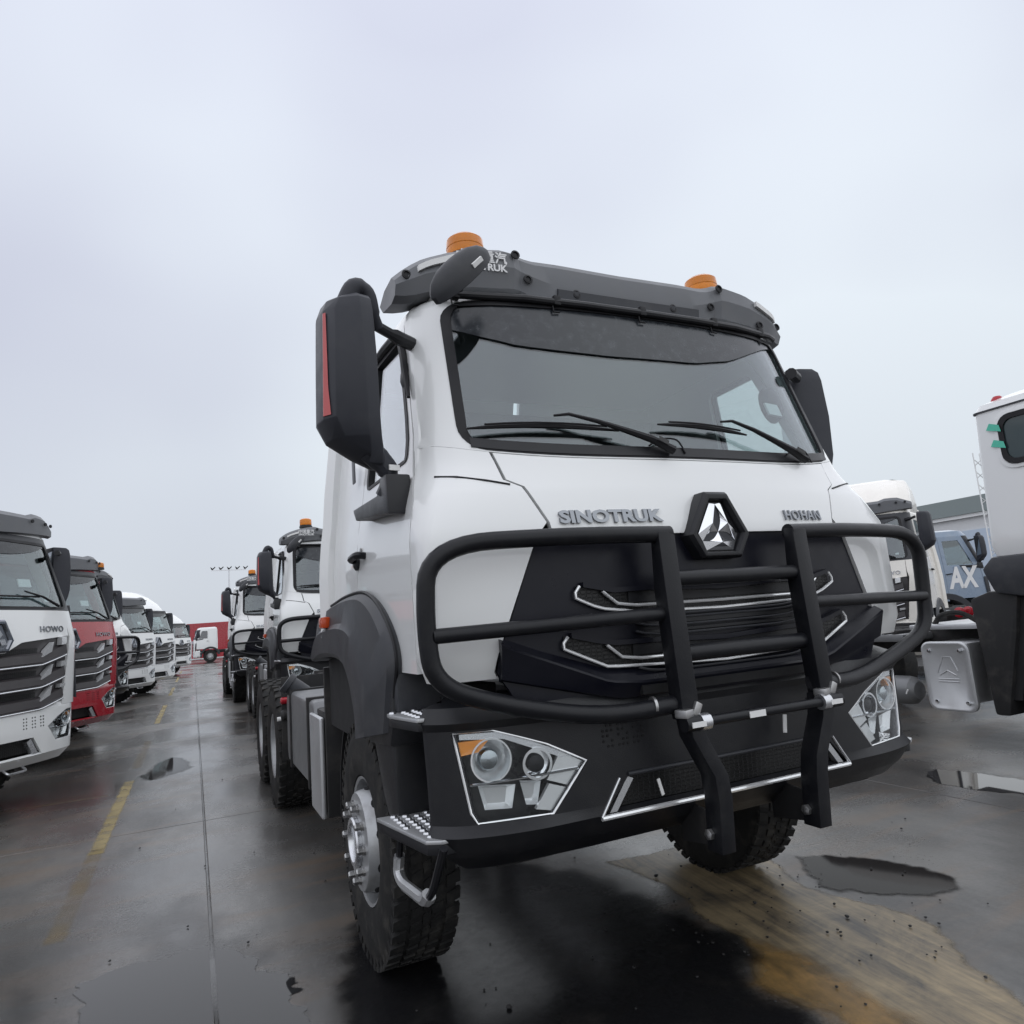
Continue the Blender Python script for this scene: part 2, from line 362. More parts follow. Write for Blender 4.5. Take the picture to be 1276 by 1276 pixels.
def tread_plate(parent, poly, z, th=.03, name='step_plate'):
    """aluminium step: polygon in plan with raised lozenges"""
    b = MB().prism(poly, z-th, z, 'z'); o = b.build(name, 'alu', parent, bevel=.004)
    xs = [p[0] for p in poly]; ys = [p[1] for p in poly]; k = MB()
    def inside(x, y):
        c = False; n = len(poly)
        for i in range(n):
            (x1, y1), (x2, y2) = poly[i], poly[(i+1) % n]
            if (y1 > y) != (y2 > y) and x < (x2-x1)*(y-y1)/(y2-y1)+x1: c = not c
        return c
    nx = int((max(xs)-min(xs))/.04); ny = int((max(ys)-min(ys))/.045)
    for i in range(nx+1):
        for j in range(ny+1):
            x = min(xs)+.02+i*.04; y = min(ys)+.02+j*.045+(.022 if i % 2 else 0)
            if all(inside(x+dx, y+dy) for dx in (-.015, .015) for dy in (-.02, .02)):
                k.lathe([(.015, 0), (.011, .006), (.004, .008)], (x, y, z), (0, 0, 1), 8)
    k.build('tread_studs', 'satin', o)
    return o
def beacon(parent, x, y, z, s=1.0):
    o = MB().lathe([(.098*s, 0), (.098*s, .02*s), (.09*s, .045*s), (.0, .045*s)], (x, y, z), (0, 0, 1), 28).build('warning_beacon', 'chassis', parent)
    MB().lathe([(.088*s, .046*s), (.092*s, .06*s), (.09*s, .085*s), (.092*s, .088*s), (.088*s, .13*s), (.07*s, .145*s), (.05*s, .15*s), (0, .15*s)], (x, y, z), (0, 0, 1), 28, caps=False).build('lens', 'amber', o)
    return o
def side_mirror(parent, sg, detail=2, fold=0, y0=.45, xs=0, zs=0, shell='mirror_shell'):
    secs = [(2.165, 1.235, 1.285, .06), (2.20, 1.24, 1.36, .09), (2.26, 1.25, 1.455, .12), (2.33, 1.258, 1.49, .14), (2.55, 1.262, 1.485, .15), (2.76, 1.268, 1.478, .14), (2.81, 1.272, 1.46, .13), (2.835, 1.275, 1.44, .10)]
    rings = []
    for z, xi, xo, d in secs:
        rings.append([(sg*(x+xs), y, z+zs) for x, y in ((xi, y0+.07), (xi-.004, y0), (xi+.02, y0+.02-d), (xi+.07, y0+.005-d), (xo-.05, y0+.04-d), (xo-.012, y0+.09-d), (xo, y0+.03), (xo-.004, y0+.07))])
    o = MB().loft(rings).build('side_mirror', shell, parent, bevel=.006)
    MB().add([(sg*(x+xs), y0+.0712, z+zs) for x, z in ((1.275, 2.3), (1.47, 2.34), (1.465, 2.77), (1.285, 2.79))], [(0, 1, 2, 3)]).build('mirror_glass', 'mglass', o)
    if detail > 1:
        st = []
        for z in rng(2.34, 2.75, 8):
            xo = lerp([(s_[0], s_[2]) for s_ in secs], z); d = lerp([(s_[0], s_[3]) for s_ in secs], z); wd = lerp([(2.34, .042), (2.45, .028), (2.75, .018)], z)
            p = Vector((xo-.012, y0+.09-d)); q = Vector((xo-.05, y0+.04-d)); e = (q-p).normalized(); nn = Vector((e.y, -e.x))
            if nn.y > 0: nn = -nn
            for k in (0.004, wd):
                r = p+e*k+nn*.004; st.append((sg*(r.x+xs), r.y, z+zs))
        MB().solid([Vector(p) for p in st], [(2*i, 2*i+1, 2*i+3, 2*i+2) for i in range(8)], [Vector((0, -1, 0))]*len(st), .006).build('reflector_strip', 'redstrip', o)
    # cap over the top hinge, upper and lower arms
    if not fold: MB().tube(smooth_path([(sg*(1.37+xs), y0-.02, 2.82+zs), (sg*(1.335+xs), y0-.03, 2.885+zs), (sg*(1.285+xs), y0-.02, 2.875+zs), (sg*(1.262+xs), y0, 2.80+zs), (sg*(1.235+xs), y0+.03, 2.755+zs)], 5), [.04]*8+[.034]*8+[.028]*5, 12).build('hinge_cap', shell, o)
    MB().tube(smooth_path([(sg*(1.24+xs), y0+.03, 2.765+zs), (sg*(1.15+xs), y0+.07, 2.745+zs), (sg*(1.05+xs), y0+.13, 2.74+zs)], 5), [.022]*5+[.03]*6, 10).build('upper_arm', 'bumper', o)
    MB().tube(smooth_path([(sg*(1.30+xs), y0, 2.23+zs), (sg*(1.235+xs), y0+.01, 2.17+zs), (sg*(1.215+xs), y0+.03, 2.12+zs), (sg*(1.235+xs), y0+.06, 2.06+zs)], 5), [.055]*4+[.05]*4+[.042]*4+[.04]*4, 12, flat=.8).build('lower_arm', shell, o)
    MB().prism([(y0-.06, 2.125+zs), (y0-.07, 1.965+zs), (y0+.1, 1.99+zs), (y0+.5, 2.03+zs), (y0+.56, 2.09+zs), (y0+.1, 2.07+zs), (y0+.02, 2.13+zs)], sg*1.155, sg*(1.255+xs)).build('mirror_mount', 'bumper', parent, bevel=.012)
    if detail > 1:
        MB().box((sg*(1.21+xs), y0-.03, 2.155+zs), (.045, .006, .022), rz=sg*-.2).build('sticker', 'sticker', o)
    if fold:
        p = Vector((sg*1.235, y0+.03, 0)); o.matrix_basis = Matrix.Translation(p+Vector((-sg*.10, .03, -.03))) @ Matrix.Rotation(fold, 4, 'Z') @ Matrix.Translation(-p)
    return o
def headlamp(parent, S, sg, detail=2, zo=0, body='lampdark'):
    """swept corner lamp built into the bumper surface S"""
    xi = lambda z: lerp([(.862, .795), (1.025, .655), (1.10, .80), (1.155, .95), (1.17, 1.0)], z-zo)
    xo = lambda z: lerp([(.862, 1.06), (.90, 1.082), (1.17, 1.125)], z-zo)
    zs = [q+zo for q in (.865, .90, .94, .98, 1.025, 1.06, 1.10, 1.13, 1.165)]
    T = lambda f: (lambda z: sg*S.tx(f(z), z))
    bd = [T(xi), T(xo)] if sg > 0 else [T(xo), T(xi)]
    o = S.panel(bd, zs, [6], off=-.095, th=.01).build('headlight', body, parent)
    rim = S.panel([bd[0], (lambda z: sg*S.tx(xi(z)+.018 if sg > 0 else xo(z)-.014, z)), (lambda z: sg*S.tx(xo(z)-.014 if sg > 0 else xi(z)+.018, z)), bd[1]], zs, [1, 6, 1], skip=[(1, zs[0]+.012, zs[-1]-.012)], off=-.008, th=.035)
    rim.build('lamp_bezel', 'lampdark', o)
    e0 = [(xo, xi)[k] for k in (0, 1)]
    def PP(x, z): t = sg*S.tx(x, z); return S.at(t, z)+S.nrm(t, z)*-.004
    MB().tube([PP(xi(z)+.006, z) for z in zs]+[PP(xo(z)-.006, z) for z in zs[::-1]]+[PP(xi(zs[0])+.006, zs[0])], .0045, 6).build('lamp_edge', 'trim', o)
    def P(x, z, off): t = sg*S.tx(x, z+zo); return S.at(t, z+zo)+S.nrm(t, z+zo)*off
    N0 = Vector((sg*.12, -1, .0)).normalized()
    # main reflector, projector, lower lamps, daytime strip, amber corner
    b = MB().lathe([(.072, 0), (.074, .012), (.068, .012), (.05, -.03), (.02, -.05), (0, -.05)], P(1.0, 1.065, -.022), N0, 28, caps=False); b.build('reflector_bowl', 'reflector', o)
    MB().lathe([(.038, 0), (.038, .012), (.031, .024), (.017, .03), (0, .031)], P(1.008, 1.066, -.045), N0, 24, caps=False).build('bulb_cover', 'mglass', o)
    MB().lathe([(.054, 0), (.055, .01), (.046, .01), (.044, -.02), (0, -.02)], P(.84, 1.035, -.018), N0, 28, caps=False).build('projector_ring', 'chrome', o)
    MB().lathe([(.032, 0), (.03, .012), (.018, .02), (0, .022)], P(.842, 1.035, -.03), N0, 20, caps=False).build('projector_lens', 'gasket', o)
    for x0, x1 in ((.92, 1.05), (.83, .905)):
        b = MB(); q = [P(x0, .975, -.02), P(x1, .985, -.02), P(x1-.02, .90, -.03), P(x0+.015, .895, -.03)]; r = [p-N0*.03+(sum((Vector(k) for k in q), Vector())/4-p)*.35 for p in q]
        b.loft([q, r], caps=False); b.add(r, [(0, 1, 2, 3)]); b.build('lower_lamp', 'reflector', o)
    b = MB().tube([P(x, 0.988+.012*(1-(x-.7)/.4), -.012) for x in rng(.69, 1.075, 8)], .005, 6); b.build('lamp_divider', 'chrome', o)
    def slab(pts, off, th, nm, mt):
        q = [P(x, z, off) for x, z in pts]; MB().loft([q, [p-N0*th for p in q]]).build(nm, mt, o)
    slab([(.672, 1.022), (.752, 1.066), (.808, .975), (.738, .95)], -.015, .02, 'daytime_strip', 'reflector')
    slab([(.735, .94), (.802, .962), (.855, .884), (.80, .873)], -.015, .02, 'daytime_strip', 'reflector')
    slab([(.70, 1.045), (.95, 1.155), (1.1, 1.158), (1.1, 1.14), (.95, 1.13), (.75, 1.045)], -.015, .02, 'lamp_brow', 'satin')
    slab([(1.113, 1.132), (1.0, 1.136), (1.04, 1.095), (1.107, 1.085)], -.012, .03, 'turn_signal', 'amber2')
    S.panel(bd, zs, [6], off=-.004, th=.002).build('lamp_glass', 'clear', o)
    return o
# ------------------------------------------------------------------ white heavy truck with bull bar
def off(S, x, z, o=0):
    t = S.tx(x, z); return S.at(t, z)+S.nrm(t, z)*o
CAB = Surf([
 (1.20, [(0, .065), (.35, .07), (.70, .09), (.95, .118), (1.135, .150), (1.197, .212), (1.202, .50), (1.20, 1.74), (1.13, 1.84), (0, 1.84)]),
 (1.40, [(0, .06), (.35, .065), (.70, .085), (.95, .113), (1.135, .147), (1.197, .209), (1.202, .50), (1.20, 1.74), (1.13, 1.84), (0, 1.84)]),
 (1.85, [(0, .05), (.35, .055), (.70, .075), (.95, .105), (1.13, .143), (1.195, .206), (1.202, .50), (1.20, 1.74), (1.13, 1.84), (0, 1.84)]),
 (2.00, [(0, .085), (.35, .09), (.70, .115), (.95, .155), (1.08, .192), (1.165, .27), (1.185, .50), (1.19, 1.74), (1.12, 1.84), (0, 1.84)]),
 (2.146, [(0, .129), (.35, .14), (.70, .178), (.93, .228), (1.04, .275), (1.115, .36), (1.145, .54), (1.17, 1.74), (1.10, 1.84), (0, 1.84)]),
 (2.30, [(0, .175), (.35, .187), (.70, .225), (.93, .282), (1.02, .325), (1.09, .40), (1.12, .57), (1.155, 1.74), (1.09, 1.84), (0, 1.84)]),
 (2.90, [(0, .351), (.35, .36), (.70, .40), (.91, .47), (.985, .525), (1.035, .60), (1.055, .75), (1.09, 1.74), (1.03, 1.82), (0, 1.82)]),
 (2.935, [(0, .37), (.35, .38), (.70, .42), (.905, .49), (.975, .545), (1.022, .62), (1.045, .77), (1.075, 1.73), (1.01, 1.80), (0, 1.80)]),
 (2.98, [(0, .47), (.35, .48), (.70, .515), (.87, .56), (.935, .60), (.985, .67), (1.015, .80), (1.05, 1.71), (.99, 1.78), (0, 1.78)]),
 (3.05, [(0, .60), (.35, .61), (.70, .64), (.80, .68), (.86, .72), (.90, .79), (.93, .90), (.96, 1.64), (.90, 1.70), (0, 1.70)])])
BMP = Surf([
 (.70, [(0, .20), (.35, .20), (.65, .20), (.88, .215), (1.02, .24), (1.10, .30), (1.13, .40), (1.14, .75), (1.1, .8), (0, .8)]),
 (.76, [(0, .125), (.35, .13), (.65, .132), (.88, .142), (1.045, .18), (1.14, .245), (1.175, .36), (1.18, .75), (1.1, .8), (0, .8)]),
 (.83, [(0, .078), (.35, .082), (.65, .084), (.88, .092), (1.07, .138), (1.175, .212), (1.208, .34), (1.21, .75), (1.1, .8), (0, .8)]),
 (.862, [(0, .076), (.35, .08), (.65, .088), (.88, .122), (1.06, .167), (1.165, .237), (1.198, .33), (1.203, .75), (1.1, .8), (0, .8)]),
 (1.02, [(0, .074), (.35, .078), (.65, .086), (.88, .12), (1.06, .165), (1.17, .235), (1.20, .33), (1.205, .75), (1.1, .8), (0, .8)]),
 (1.172, [(0, .078), (.35, .082), (.65, .090), (.88, .123), (1.06, .166), (1.172, .233), (1.208, .33), (1.213, .75), (1.1, .8), (0, .8)]),
 (1.20, [(0, .066), (.35, .070), (.65, .078), (.88, .098), (1.07, .142), (1.182, .215), (1.216, .33), (1.22, .75), (1.1, .8), (0, .8)]),
 (1.25, [(0, .085), (.35, .09), (.65, .10), (.88, .125), (1.06, .168), (1.17, .24), (1.205, .34), (1.21, .75), (1.1, .8), (0, .8)]),
 (1.28, [(0, .14), (.35, .145), (.65, .155), (.88, .19), (1.03, .23), (1.12, .29), (1.16, .38), (1.17, .75), (1.1, .8), (0, .8)])])
def corner_round(base, v0, v1, r):
    def f(v):
        x = base(v)
        for d in (v-v0, v1-v):
            d = max(d, 0)
            if d < r: x -= r-math.sqrt(max(0, r*r-(r-d)**2))
        return x
    return f
def make_hero():
    T = thing('heavy_truck', '', 'truck')
    S = CAB
    # ---- windshield frame
    v0, v1 = 2.152, 2.905
    xw = corner_round(lambda v: .99-.035*(v-v0)/(v1-v0), v0, v1, .10)
    warp = lambda s, t, z: z+.055*min(1.1, abs(s.at(t, z).x))**4*max(0, 1-(z-v0)/.75)
    lift = lambda s, t, z: z+.055*min(1.12, abs(s.at(t, z).x))**4*max(0, min(1, (z-2.03)/.1))
    ydf = lambda z: lerp([(1.2, .275), (2.0, .30), (2.146, .41), (2.3, .46), (2.9, .70), (2.98, .74)], z)
    zr = [2.146, v0, 2.156, 2.165, 2.18, 2.2, 2.225, 2.252]+rng(2.30, 2.78, 6)+[2.805, 2.835, 2.86, 2.88, 2.893, 2.901, v1, 2.92, 2.935, 2.955, 2.98]
    bd = [lambda z: S.ty(ydf(z), z, -1), lambda z: -S.tx(xw(z), z), lambda z: S.tx(xw(z), z), lambda z: S.ty(ydf(z), z, 1)]
    fr = S.panel(bd, zr, [8, 20, 8], skip=[(1, v0, v1)], th=.05, zw=warp).build('windshield_frame', 'white', T)
    zg = [z for z in zr if v0 <= z <= v1]
    gx = [lambda z: -S.tx(xw(z)+.004, z), lambda z: -S.tx(max(.1, xw(z)-.035), z), lambda z: S.tx(max(.1, xw(z)-.035), z), lambda z: S.tx(xw(z)+.004, z)]
    S.panel(gx, zg, [2, 20, 2], skip=[(1, v0+.025, v1-.03)], off=.003, th=.012, zw=warp).build('windshield_gasket', 'gasket', fr)
    ws = S.panel([lambda z: -S.tx(max(.1, xw(z)-.02), z), lambda z: S.tx(max(.1, xw(z)-.02), z)], [z for z in zg if v0+.01 < z < v1-.008], [24], off=-.012, th=.005, zw=warp).build('windshield', 'ws', T)
    S.panel([lambda z: -S.tx(.95, z), lambda z: S.tx(.95, z)], [2.158, 2.17, 2.185, 2.2], [20], off=.006, th=.012, zw=warp).build('cowl_strip', 'bumper', fr)
    # dark reflection painted as a band along the top of the glass
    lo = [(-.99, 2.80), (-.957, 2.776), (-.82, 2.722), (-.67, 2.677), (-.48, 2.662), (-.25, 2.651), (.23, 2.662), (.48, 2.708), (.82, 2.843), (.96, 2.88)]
    S.strip(rng(-.955, .93, 28), lambda x: 2.895-.03*abs(x)**3, lambda x: min(2.88, lerp(lo, x)), off=-.004, th=.004).build('reflection_visor_band', 'tint', ws)
    # header tube with clips
    tp = [Vector((x, lerp([(0, .335), (.3, .342), (.6, .37), (.9, .445), (.97, .49)], abs(x)), 2.905+.03*min(1, abs(x))**2)) for x in rng(-.97, .95, 26)]
    tb = MB().tube(tp, .017, 10).build('header_tube', 'bumper', T)
    for x in (-.86, -.45, .02, .46, .78):
        q = min(tp, key=lambda p: abs(p.x-x)); MB().box((q.x, q.y+.004, q.z+.004), (.035, .04, .045)).build('tube_clip', 'gasket', tb, bevel=.006)
        MB().tube([(q.x-.02, q.y, q.z-.02), (q.x-.02, q.y-.005, q.z-.05), (q.x+.01, q.y-.005, q.z-.05)], .004, 6).build('clip_hook', 'gasket', tb)
    # ---- roof
    rr = [S.at(t, 2.98) for t in rng(-8.9, 8.9, 72)]
    rings = [[S.at(t, z) for t in rng(-8.9, 8.9, 72)] for z in (2.975, 3.0, 3.03, 3.05)]
    rings.append([Vector((p.x*.55, 1.15+(p.y-1.15)*.55, 3.085)) for p in rings[-1]])
    MB().loft(rings).build('roof', 'white', T)
    # ---- doors
    wz0, wz1 = 2.20, 2.845
    wyf = lambda z: lerp([(wz0, .50), (2.35, .53), (2.7, .68), (wz1, .74)], z)+(.04-math.sqrt(max(0, .0016-(.04-min(.04, max(0, min(z-wz0, wz1-z))))**2)))
    wyr = lambda z: 1.12-(.05-math.sqrt(max(0, .0025-(.05-min(.05, max(0, min(z-wz0, wz1-z))))**2)))
    zd = rng(1.37, 2.14, 10)+[2.17, wz0, 2.205, 2.215, 2.23, 2.25]+rng(2.3, 2.7, 4)+[2.76, 2.80, 2.82, 2.835, 2.842, wz1, 2.88, 2.975]
    for sg in (-1, 1):
        q = lambda f: (lambda z: S.ty(f(z), z, sg))
        bd = [q(lambda z: ydf(z)+.006), q(wyf), q(wyr), q(lambda z: 1.19)]
        if sg < 0: bd = bd[::-1]
        dr = S.panel(bd, zd, [6, 8, 3] if sg > 0 else [3, 8, 6], skip=[(1, wz0, wz1)], th=.05).build('door', 'white', T)
        zw_ = [z for z in zd if wz0 <= z <= wz1]
        b2 = [q(lambda z: wyf(z)-.01), q(lambda z: wyf(z)+.02), q(lambda z: wyr(z)-.02), q(lambda z: wyr(z)+.01)]
        if sg < 0: b2 = b2[::-1]
        S.panel(b2, zw_, [1, 8, 1], skip=[(1, wz0+.012, wz1-.03)], off=.004, th=.03).build('window_seal', 'gasket', dr)
        b3 = [q(lambda z: wyf(z)+.01), q(lambda z: wyr(z)-.01)]
        S.panel(b3 if sg > 0 else b3[::-1], zw_[1:-1], [8], off=-.012, th=.004).build('window_pane', 'win', dr)
        # wind deflector over the window top
        MB().tube([S.at(S.ty(y, z, sg), z)+S.nrm(S.ty(y, z, sg), z)*.012 for y, z in ((.52, 2.48), (.60, 2.64), (.69, 2.80), (.76, 2.855), (.95, 2.862), (1.12, 2.862))], [.008, .016, .02, .022, .022, .018], 8).build('wind_deflector', 'gasket', dr)
        # handle
        h = MB().tube(round_path([(sg*1.20, 1.02, 1.88), (sg*1.245, 1.02, 1.885), (sg*1.245, 1.16, 1.875), (sg*1.2, 1.165, 1.87)], .03, 4), .017, 8); h.lathe([(.035, 0), (.035, .02), (.02, .03)], (sg*1.198, 1.165, 1.86), (sg, 0, 0), 12); h.build('door_handle', 'bumper', dr)
        MB().lathe([(.012, 0), (.012, .008), (0, .008)], (sg*1.199, 1.1, 1.915), (sg, 0, 0), 10, caps=False).build('door_lock', 'steel', dr)
        b = [q(lambda z: 1.197), (lambda z: sg*8.98)]
        S.panel(b if sg > 0 else b[::-1], rng(1.52, 2.14, 6)+rng(2.2, 2.975, 6), [14], th=.04).build('cab_rear_panel', 'white', T)
        MB().box((sg*1.2015, 1.40, 1.80), (.006, .15, .09)).build('ventilation_louvre', 'bumper', T)
        MB().box((sg*1.178, 1.30, 2.36), (.008, .05, .16)).build('quarter_trim', 'grey', T, bevel=.003)
        # ---- white corner panel beside the grille
        xin = lambda z: lerp([(1.33, .955), (1.36, .968), (1.42, .955), (1.824, .785), (1.88, .735), (2.024, .80), (2.05, .862), (2.146, .885)], z)
        c = [(lambda z: sg*S.tx(xin(z)+.004, z)), (lambda z: S.ty(ydf(z)-.003, z, sg))]
        S.panel(c if sg > 0 else c[::-1], [1.335, 1.345, 1.36, 1.42]+rng(1.5, 1.82, 4)+[1.88, 1.95, 2.0, 2.024, 2.05, 2.08, 2.11, 2.145], [14], th=.03,
                zw=lift, offz=lambda t, z: (-.03*(1.42-z)/.085 if z < 1.42 else 0)).build('corner_panel', 'white', T)
        # seam between pillar foot and corner panel
        MB().tube([off(S, sg*x, z, .0015) for x, z in ((.845, 2.035), (.93, 2.055), (1.03, 2.075), (1.10, 2.085))], .004, 6).build('panel_seam', 'gasket', T)
    # ---- hood panel
    xh = lambda z: lerp([(1.82, .72), (1.88, .728), (2.024, .793), (2.05, .855), (2.146, .878)], z)
    hd = S.panel([lambda z: -S.tx(xh(z), z), lambda z: S.tx(xh(z), z)], [1.825, 1.84, 1.88, 1.94, 2.0, 2.024, 2.05, 2.1, 2.14], [24], th=.03, off=.003, zw=lift).build('hood_panel', 'white', T)
    def on_hood(x0, z0, oo=.004): return lambda u, v, w_: S.fr(x0+u, z0+v, oo+w_)
    text_fit('SINOTRUK', .45, .052, .014, on_hood(-.69, 1.872, .008), bold=.04).build('lettering', 'badge', hd, ang=20)
    text_fit('HOHAN', .225, .045, .012, on_hood(.418, 1.872, .008), bold=.01, spacing=1.15).build('lettering', 'badge', hd, ang=20)
    # ---- emblem
    EP = [(-.055, 1.985), (.055, 1.985), (.155, 1.81), (.10, 1.715), (-.10, 1.715), (-.155, 1.81)]
    cy = (0, 1.83); ye = .014
    def sc(k, y): return [(p[0]*k, y, cy[1]+(p[1]-cy[1])*k) for p in EP]
    em = MB().loft([sc(1.0, .07), sc(1.0, ye), sc(.92, ye-.018), sc(.80, ye-.018), sc(.74, ye+.012)], caps=False); em.add(sc(.74, ye+.012), [(0, 1, 2, 3, 4, 5)])
    em = em.build('emblem', 'bumper', T, bevel=.003)
    e2 = [(-.028, 1.94), (.028, 1.94), (.10, 1.815), (.068, 1.748), (-.068, 1.748), (-.10, 1.815)]; cc = (0, 1.822)
    tips = [(0, 1.935), (.083, 1.785), (-.083, 1.785)]
    def leafedge(a, b, k, n=8):
        a, b = Vector(a), Vector(b); d = b-a; nn = Vector((d.y, -d.x)); return [tuple(a+d*t+nn*k*math.sin(math.pi*t)) for t in rng(0, 1, n)]
    for i in range(3):
        a, b = tips[i], tips[(i+1) % 3]
        out_ = leafedge(cc, a, .16)[::1] if False else None
        e = leafedge(a, cc, -.17)+leafedge(cc, b, -.17)[1:]
        corner = {0: [(.1, 1.815), (.028, 1.94)], 1: [(-.068, 1.748), (.068, 1.748)], 2: [(-.028, 1.94), (-.10, 1.815)]}[i]
        poly = e+corner
        ctr = Vector((sum(p[0] for p in corner)/2*.6+cc[0]*.4, sum(p[1] for p in corner)/2*.6+cc[1]*.4))
        n = len(poly); vs = [(p[0], ye+.004, p[1]) for p in poly]+[(ctr.x, ye-.016, ctr.y)]
        MB().add(vs, [(k, (k+1) % n, n) for k in range(n)]).build('emblem_facet', 'chrome', em, flat=True)
        lf = leafedge(cc, a, .17)+leafedge(a, cc, .17)[1:-1]
        MB().add([(p[0], ye+.006, p[1]) for p in lf], [tuple(range(len(lf)))]).build('emblem_leaf', 'fender', em)
    # ---- grille
    xg = lambda z: lerp([(1.26, .90), (1.33, .95), (1.36, .963), (1.42, .95), (1.83, .78)], z)
    gr = S.panel([lambda z: -S.tx(xg(z), z), lambda z: S.tx(xg(z), z)], [1.20, 1.25, 1.30, 1.33, 1.36, 1.42, 1.5, 1.6, 1.7, 1.8, 1.835], [40], th=.03, off=-.012).build('grille', 'navy', T)
    rdg = lambda x: lerp([(0, 1.272), (.42, 1.272), (.555, 1.285), (.955, 1.445)], abs(x)); low = lambda x: lerp([(0, 1.215), (.5, 1.222), (.60, 1.245), (.96, 1.335)], abs(x))
    MB().loft([[off(S, x, rdg(x)+.055-.02*(abs(x) > .5)*min(1, (abs(x)-.5)/.3), -.014), off(S, x, rdg(x)+.008, .036), off(S, x, rdg(x), .04), off(S, x, low(x), .012), off(S, x, low(x)-.012, -.03), off(S, x, rdg(x), -.03)] for x in rng(-.955, .955, 50)]).build('chin_fairing', 'navy', gr, ang=20)
    xs = rng(-.645, .645, 40)
    ut = lambda x: lerp([(0, 1.598), (.334, 1.611), (.50, 1.609), (.636, 1.638)], abs(x)); ub = lambda x: lerp([(0, 1.522), (.40, 1.53), (.56, 1.552), (.65, 1.592)], abs(x))
    S.strip(xs, ut, ub, off=-.006, th=.012).build('upper_vent', 'mesh', gr)
    xs2 = rng(-.71, .71, 40)
    lt = lambda x: lerp([(0, 1.40), (.334, 1.414), (.507, 1.416), (.581, 1.428), (.705, 1.461)], abs(x)); lb = lambda x: lerp([(0, 1.318), (.334, 1.33), (.544, 1.339), (.71, 1.414)], abs(x))
    S.strip(xs2, lt, lb, off=-.006, th=.012).build('lower_vent', 'mesh', gr)
    def trim(pts, r=.006, m='trim', nm='chrome_trim', o=.004): MB().tube([off(S, x, z, o) for x, z in pts], r, 8).build(nm, m, gr)
    for top, bot, xe, ze, zi in ((ut, ub, .654, 1.595, 1.56), (lt, lb, .716, 1.417, 1.364)):
        e = abs(xe)-.018
        trim([(-e, top(e))]+[(-xe, ze+.02), (-xe, ze)]+[(x, bot(x)) for x in rng(-xe+.03, xe-.03, 30)]+[(xe, ze), (xe, ze+.02), (e, top(e))], .0062, o=.008)
        inn = [(-.545, top(.545)-.004), (-.515, zi+.03), (-.485, zi+.006), (-.44, zi-.001)]; trim(inn+[(x, zi-.008+.006*abs(x)) for x in rng(-.40, .40, 16)]+[(-x, z) for x, z in inn[::-1]], .0062, o=.010)
        S.strip(rng(-xe+.03, xe-.03, 30), lambda x: top(x)+.016, lambda x: top(x)-.002, off=.016, th=.03).build('vent_brow', 'navy', gr)
        S.strip(rng(-.43, .43, 20), lambda x: top(x)-.006, lambda x: zi+.006, off=.0, th=.01).build('vent_shutter', 'bumper', gr)
    # slats between the two vents and the lower mesh
    for z_ in (1.512, 1.498, 1.470, 1.438, 1.305):
        MB().tube([off(S, x, z_+.02*(abs(x)/.42)**8, .016) for x in rng(-.42, .42, 20)], .0045, 6).build('grille_bar', 'fender', gr)  # lighter grey tubes painted in as highlight lines on the slats
    for z, h, xe in ((1.485, .016, .40), (1.452, .010, .40)):
        S.strip(rng(-xe, xe, 20), z+h/2, z-h/2, off=.012, th=.03).build('grille_slat', 'bumper', gr)
    S.strip(rng(-.43, .43, 20), lambda x: 1.262, lambda x: 1.23, off=.042, th=.02).build('chin_slot', 'dark', gr)
    S.strip(rng(-.62, .62, 24), lambda x: 1.225, lambda x: 1.13, off=-.03, th=.01).build('lower_mesh', 'mesh', gr)
    # ---- bumper
    B = BMP
    hz = (.865, 1.165)
    hxi = lambda z: lerp([(.862, .795), (1.025, .655), (1.10, .80), (1.155, .95), (1.17, 1.0)], z); hxo = lambda z: lerp([(.862, 1.06), (.90, 1.082), (1.17, 1.125)], z)
    ix = lambda z: lerp([(.825, .615), (.945, .50)], z)
    bz = [.70, .72, .745, .76, .79, .825, .83, .845, .862, .865, .90, .945, .98, 1.025, 1.06, 1.10, 1.13, 1.165, 1.172, 1.186, 1.20, 1.225, 1.25, 1.265, 1.28]
    tt = lambda f, sg: (lambda z: sg*B.tx(f(z), z))
    bd = [lambda z: B.ty(.27, z, -1), tt(hxo, -1), tt(hxi, -1), tt(ix, -1), tt(ix, 1), tt(hxi, 1), tt(hxo, 1), lambda z: B.ty(.27, z, 1)]
    bp = B.panel(bd, bz, [12, 8, 3, 14, 3, 8, 12], skip=[(1, *hz), (5, *hz), (3, .825, .945)], th=.03).build('bumper', 'bumper', T, ang=24)
    B.strip(rng(-.61, .61, 24), .95, .82, off=-.035, th=.01).build('intake_mesh', 'mesh', bp)
    MB().tube([off(B, x, .822, .004) for x in rng(-.62, .62, 24)], .0095, 8, flat=1).build('chrome_trim', 'trim', bp)
    for sg in (-1, 1):
        MB().tube([off(B, sg*.62, .825, .003), off(B, sg*.58, .88, .0), off(B, sg*.535, .945, .0)], .006, 8).build('chrome_trim', 'satin', bp)
        q = [off(B, sg*x, z, -.004) for x, z in ((.585, .832), (.555, .832), (.475, .935), (.50, .945))]; MB().loft([q, [p+Vector((0, .03, 0)) for p in q]]).build('intake_blade', 'satin', bp)
        h = MB()
        for gi, gx_ in enumerate((.42, .485, .55)):
            for i in range(3):
                for j in range(5):
                    if (gi+i+j) % 4: h.lathe([(.0055, 0), (.0055, .003), (0, .003)], off(B, sg*(gx_+i*.018), 1.06+j*.018, -.001), (0, -1, 0), 6, caps=False)
        h.build('vent_holes', 'dark', bp)
    MB().tube([off(B, x, .955, .004) for x in rng(-.50, .50, 20)], .007, 8).build('intake_lip', 'fender', bp)
    MB().box((0, .33, .72), (1.9, .10, .10)).build('lower_beam', 'chassis', T, bevel=.01)
    for sg in (-1, 1): headlamp(T, B, sg)
